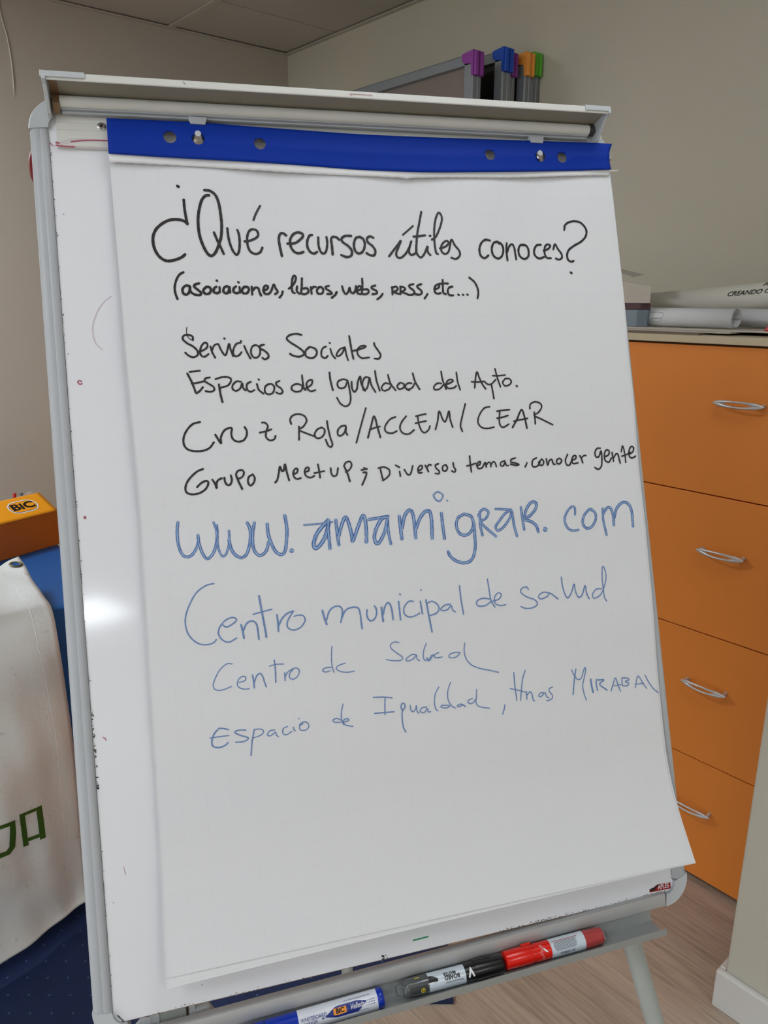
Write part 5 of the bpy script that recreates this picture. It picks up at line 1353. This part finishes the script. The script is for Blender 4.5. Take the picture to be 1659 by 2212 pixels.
        "14;1824,-6803,1790,-6930,1768,-7075",
        "12;1832,-6804,1901,-6814,1922,-6849,1880,-6878,1804,-6894",
        "12;2044,-6843,1993,-6843,1959,-6878,1989,-6898,2047,-6867,2055,-6897,2078,-6922",
        "12;2185,-6824,2136,-6841,2127,-6887,2162,-6912,2228,-6883",
        "12;2247,-6841,2249,-6862,2263,-6883",
        "12;2311,-6756,2317,-6760",
        "12;2354,-6817,2315,-6843,2324,-6884,2380,-6893,2418,-6859,2403,-6814,2355,-6802,2313,-6827",
        "12;2784,-6844,2737,-6817,2693,-6827,2704,-6854,2774,-6865",
        "12;2820,-6669,2792,-6761,2788,-6841,2808,-6900",
        "12;2791,-6867,2857,-6864,2867,-6844,2835,-6836,2803,-6859,2832,-6905,2910,-6931",
        "14;3172,-6645,3282,-6657,3391,-6680",
        "14;3310,-6661,3296,-6768,3291,-6857",
        "14;3172,-6824,3282,-6831,3396,-6838",
        "14;3499,-6846,3485,-6795,3504,-6760,3529,-6769,3529,-6810,3496,-6846,3486,-6926,3492,-7026,3516,-7083",
        "12;3596,-6795,3598,-6844,3624,-6869,3656,-6844,3667,-6805,3671,-6871,3691,-6899",
        "12;3790,-6839,3732,-6842,3705,-6876,3752,-6899,3795,-6859,3802,-6898,3832,-6899",
        "12;3963,-6634,3911,-6706,3889,-6803,3898,-6879,3921,-6904",
        "12;4065,-6861,3980,-6849,3964,-6868,4026,-6886,4073,-6871",
        "12;4111,-6600,4065,-6694,4058,-6793,4091,-6868,4141,-6905",
        "12;4252,-6888,4205,-6866,4162,-6878,4182,-6895,4231,-6881,4263,-6906",
        "12;4360,-6823,4307,-6837,4305,-6867,4353,-6877,4405,-6829",
        "12;4422,-6727,4412,-6810,4400,-6875,4426,-6921,4493,-6948,4565,-6966",
        "14;4759,-6952,4747,-7001,4719,-7056",
        "14;4917,-6597,4914,-6743,4919,-6923",
        "14;5067,-6591,5021,-6689,4990,-6822,4967,-6930",
        "12;4849,-6777,4922,-6799,5050,-6847",
        "14;5055,-6839,5051,-6930",
        "14;5059,-6883,5098,-6849,5123,-6878,5129,-6941,5147,-6964",
        "12;5277,-6879,5228,-6884,5209,-6913,5243,-6922,5296,-6885,5310,-6932,5342,-6954",
        "12;5406,-6832,5359,-6847,5355,-6881,5385,-6920,5384,-6963,5336,-6982,5307,-6982",
        "16;5740,-6662,5698,-6814,5665,-6959",
        "14;5682,-6666,5711,-6737,5756,-6791,5802,-6776,5841,-6701,5865,-6657,5875,-6688,5842,-6781,5810,-6873,5817,-6971,5839,-7051",
        "23;5928,-6814,5929,-6881,5941,-6971",
        "16;6007,-6824,5996,-6881,6004,-6958",
        "16;6016,-6832,6106,-6844,6043,-6887,6136,-6971",
        "14;6188,-6990,6230,-6904,6269,-6841,6294,-6921,6319,-7008",
        "12;6216,-6932,6339,-6931",
        "14;6361,-6850,6354,-6902,6354,-6942",
        "14;6361,-6850,6437,-6865,6454,-6889,6401,-6902,6447,-6929,6419,-6954,6358,-6948",
        "12;6531,-6998,6559,-6912,6587,-6856,6616,-6892,6655,-6970,6694,-7025",
        "12;6533,-6953,6657,-6957",
        "14;6691,-6861,6723,-6937,6777,-7028,6847,-7098"]),
]
for lab, inkname, rows in HANDWRITING:
    mb = MB()
    lift_w = .00035 if inkname == 'black' else .0003
    for idx, row in enumerate(rows):
        wd, flat = row.split(';'); vals = [int(q) / 1e4 for q in flat.split(',')]
        pts = list(zip(vals[0::2], vals[1::2]))
        zz = lift_w + .00004 * (idx % 5)
        ribbon(mb, pts, int(wd) / 1e4, lambda x, y, zz=zz: bw(x, y, wsheet(x, y) + zz))
    mb.build('handwriting', M['ink_' + inkname], sh, label=lab)
gm = MB(); ribbon(gm, [(0.3329, -0.9276), (0.3416, -0.9274), (0.3499, -0.9271)], .0016, lambda x, y: bw(x, y, wsheet(x, y) + .0002)); gm.build('green_ink_mark', M['ink_green'], PD)

# ------------------------------------------------------------------ pens in the tray
CAM = Vector((0, 0, 1.5))
class Pen:
    def __init__(s, name, label, A, B, w, r):
        s.A, s.B, s.r = bw(*A, w), bw(*B, w), r
        s.t = (s.B - s.A).normalized()
        c = CAM - (s.A + s.B) / 2; c = (c - s.t * c.dot(s.t)).normalized(); s.e1 = c; s.e2 = c.cross(s.t)
        if s.e2.dot(UP) < 0: s.e2 = -s.e2
        s.L = (s.B - s.A).length
        s.root = empty(name, (s.A + s.B) / 2, label, 'marker pen', 'marker pens in the tray')
    def pos(s, x, ang, r): return s.A + s.t * x + (s.e1 * math.cos(ang) + s.e2 * math.sin(ang)) * r
    def part(s, name, m, prof, n=36, label=None, parent=None):
        mb = MB(); mb.loft([[s.pos(x * s.L, 2 * math.pi * k / n, r) for k in range(n)] for x, r in prof])
        return mb.build(name, m, parent or s.root, smooth=True, label=label)
    def patch(s, name, m, x0, x1, lo_, hi_, dr, n=14):
        mb = MB(); mb.grid(lambda i, j: s.pos((x0 + (x1 - x0) * i) * s.L, (lo_(i) + (hi_(i) - lo_(i)) * j) / s.r, s.r + dr), n, 10)
        return mb.build(name, m, s.root, smooth=True)
    def place(s, x, y, dr, flip=False):
        k = -1 if flip else 1
        return lambda a, b: s.pos(x * s.L + k * a, (y + k * b) / s.r, s.r + dr)

# x positions run 0..1 between the two pen ends A and B
bp = Pen('marker_pen', 'blue and white whiteboard marker lying leftmost in the tray', (0.1614, -0.9918), (0.2962, -0.9873), .0165, .0102); 
def bx(p): return (p - 560) / (826 - 560)
R = bp.r
bp.part('cap', M['pen_blue'], [(bx(560) - .12, R * .86), (bx(560) - .115, R * .93), (bx(571), R * .98)])
bp.part('collar', M['black'], [(bx(571), R * .93), (bx(573), R * .93)])
bp.part('cap', M['pen_blue'], [(bx(573), R * .98), (bx(641), R * 1.0)])
bp.part('barrel', M['pen_white'], [(bx(641), R), (bx(812), R)], 48)
bp.part('end_plug', M['pen_blue'], [(bx(812), R * .97), (bx(814), R * 1.03), (bx(823), R * 1.03), (bx(826), R * .94), (bx(827), R * .80)])
bp.patch('blue_panel', M['print_blue'], bx(690), bx(788), lambda i: -.0068 + (.004 * (1 - i * 3) if i < .33 else (0 if i < .8 else .010 * (i - .8) * 5 * .8)), lambda i: -.0050 + .0090 * min(1, i * 3.2) - (.0025 * (i - .8) * 5 if i > .8 else 0), .0001)
mb = MB(); put_text(mb, bp.place(bx(673), -.0008, .0002), 'WHITEBOARD', .0050, sx=.86, bold=.00004, cut=.0007); put_text(mb, bp.place(bx(664), -.0052, .0002), 'MARKER', .0050, sx=.86, bold=.0, cut=.0007)
put_text(mb, bp.place(bx(768), .0066, .0002), 'LOW ODOUR-ODEUR NEUTRE', .0021, sx=1.0, cut=.0007)
mb.build('lettering', M['print_blue'], bp.root)
bp.patch('logo_ground', M['print_orange'], bx(715), bx(743), lambda i: -.0038 + .0006 * math.sin(3.14 * i) * -1, lambda i: .0020, .0003)
mb = MB(); put_text(mb, bp.place(bx(729), -.0010, .0004), 'BiC', .0062, bold=.00028, cut=.0007); mb.build('lettering', M['ink_black_print'], bp.root)
mb = MB(); put_text(mb, bp.place(bx(766), -.0006, .0003), 'Velleda', .0074, sx=.72, shear=.35, bold=.00005, cut=.0007)
mb.build('lettering', M['print_white'], bp.root)
mb = MB()
for q in range(6):
    for rr in range(3): put_text(mb, bp.place(bx(787 + q * 3.4), .0012 - rr * .0022, .0003), '•', .0042 * (.6 + .08 * q), cut=.0007)
put_text(mb, bp.place(bx(778), -.0066, .0003), 'ENCRE ALCOOL', .0017, cut=.0007)
mb.build('dots', M['print_blue'], bp.root)

kp = Pen('marker_pen', 'black marker with clear end and white letter, in the middle of the tray', (0.3124, -0.9847), (0.4394, -0.984), .0165, .0096)
def kx(p): return (p - 856) / (1085 - 856)
R = kp.r
kp.part('clear_tip', M['clear'], [(kx(856), R * .52), (kx(858), R * .60), (kx(870), R * .62), (kx(873), R * .80), (kx(880), R * .97), (kx(918), R * 1.0), (kx(921), R * 1.0)])
kp.part('ink_chamber', M['smoke'], [(kx(877), R * .72), (kx(919), R * .86)])
kp.part('barrel', M['pen_label'], [(kx(921), R), (kx(999), R)], 48)
kp.part('black_section', M['black'], [(kx(999), R), (kx(1022), R)], 48)
kp.part('cap', M['black'], [(kx(1022), R * 1.06), (kx(1026), R * 1.08), (kx(1078), R * 1.0), (kx(1083), R * .95), (kx(1085), R * .82)])
mb = MB(); mb.loft([[kp.pos(x * kp.L, a, kp.r * r_) for a, r_ in ((1.35, 1.02), (1.35, 1.22), (1.6, 1.22), (1.6, 1.02))] for x in (kx(1022), kx(1062))]); mb.build('pocket_clip', M['black'], kp.root)
kp.patch('window', M['ink_black_print'], kx(921), kx(940), lambda i: -.0005 + .0040 * i * 0, lambda i: .0052 * (1 - i * i * .8) + .001, .0001)
kp.patch('bottom_ink', M['smoke'], kx(880), kx(918), lambda i: -.011, lambda i: -.001, .0001)
mb = MB(); put_text(mb, kp.place(kx(966), .0046 - .0005, .0002, True), 'MASTER', .0048, sx=.86, bold=.00018, cut=.0007); put_text(mb, kp.place(kx(970), .0003, .0002, True), 'BOARD', .0056, sx=.95, bold=.0002, cut=.0007)
put_text(mb, kp.place(kx(974), -.0044, .0002, True), 'Whiteboard Marker', .0026, cut=.0007); put_text(mb, kp.place(kx(935), -.0010, .0002, True), 'BULLET', .0016, cut=.0007)
mb.build('lettering', M['ink_black_print'], kp.root)
mb = MB(); put_text(mb, kp.place(kx(1011), .0004, .0002, True), 'V', .0130, sx=.85, bold=.0006, cut=.0007); mb.build('lettering', M['print_white'], kp.root)
mb = MB(); ribbon(mb, [(0, 0), (.006, .0)], .0004, kp.place(kx(1000), -.0068, .0002)); mb.build('fine_print', M['print_grey'], kp.root)
mb = MB(); ring = [(.0021 * math.cos(a), .0021 * math.sin(a)) for a in (6.2832 * k / 16 for k in range(17))]
ribbon(mb, ring, .0009, kp.place(kx(907), -.0062, .0004), 1); put_text(mb, kp.place(kx(907), -.0062, .0005), 'S', .003, bold=.0001, cut=.0007)
ribbon(mb, [(-.003, 0), (.002, 0)], .0012, kp.place(kx(900), .0078, .0004)); mb.build('yellow_mark', M['print_yellow'], kp.root)

rp_ = Pen('marker_pen', 'red marker with white text label lying rightmost in the tray', (0.4437, -0.9814), (0.5724, -0.9796), .0165, .0100)
def rx(p): return (p - 1092) / (1306 - 1092)
R = rp_.r
rp_.part('cap', M['pen_red'], [(rx(1089), R * .60), (rx(1090), R * .95), (rx(1093), R * 1.0), (rx(1143), R * 1.02), (rx(1145), R * 1.0)])
rp_.part('collar', M['pen_red'], [(rx(1145), R * .93), (rx(1150), R * .93)])
rp_.part('barrel', M['pen_red'], [(rx(1150), R * .99), (rx(1183), R * .99)], 48)
rp_.part('label_sleeve', M['pen_label'], [(rx(1183), R), (rx(1256), R)], 48)
rp_.part('clear_red_end', M['clear_red'], [(rx(1256), R * .98), (rx(1294), R * .93), (rx(1298), R * .82)])
rp_.part('end_plug', M['clear'], [(rx(1297), R * .66), (rx(1301), R * .60), (rx(1302), R * .42), (rx(1307), R * .40)])
mb = MB(); mb.loft([[rp_.pos(x * rp_.L, a, rp_.r * r_) for a, r_ in ((1.30, 1.0), (1.30, 1.2), (1.55, 1.2), (1.55, 1.0))] for x in (rx(1128), rx(1148))]); mb.build('pocket_clip', M['pen_red'], rp_.root)
mb = MB()
for k in range(9):
    y = .0052 - k * .0011; x0 = .0010 + .0018 * (abs(k - 3.5) / 4) ** 2; x1 = .0315 - x0
    xx = x0 * .9
    while xx < x1 - .001:
        ln = random.uniform(.0012, .0034); ribbon(mb, [(xx, 0), (min(xx + ln, x1), 0)], .00050, rp_.place(rx(1188), y, .0002), 1); xx += ln + .0006
for k in range(22): ribbon(mb, [(.0075 + k * .00085, 0), (.0075 + k * .00085, -.0026)], random.choice((.00022, .0004, .00055)), rp_.place(rx(1188), -.0064, .0002), 1)
mb.build('fine_print', M['print_grey'], rp_.root)
mb = MB(); ribbon(mb, [(0, 0), (.033, 0)], .0006, rp_.place(rx(1186), .0066, .0002), 6); mb.build('red_rule', M['print_red'], rp_.root)
mb = MB()
for loop in ([(0, .0062), (.003, .0058), (.0045, .0022), (.0030, .0012), (.0014, .0040), (0, .0062)], [(.0006, .0004), (.0026, .0010), (.0022, -.0042), (.0004, -.0046), (.0006, .0004)], [(.0045, .0016), (.0075, -.0010)], [(.0018, -.0062), (.0040, -.0058), (.0038, -.0086), (.0016, -.0088), (.0018, -.0062)]):
    ribbon(mb, loop, .00035, rp_.place(rx(1160), 0, .0002), 1)
ribbon(mb, [(.0050, .0010), (.0078, -.0018)], .0018, rp_.place(rx(1160), 0, .0002), 1)
mb.build('pictogram', M['print_white'], rp_.root)
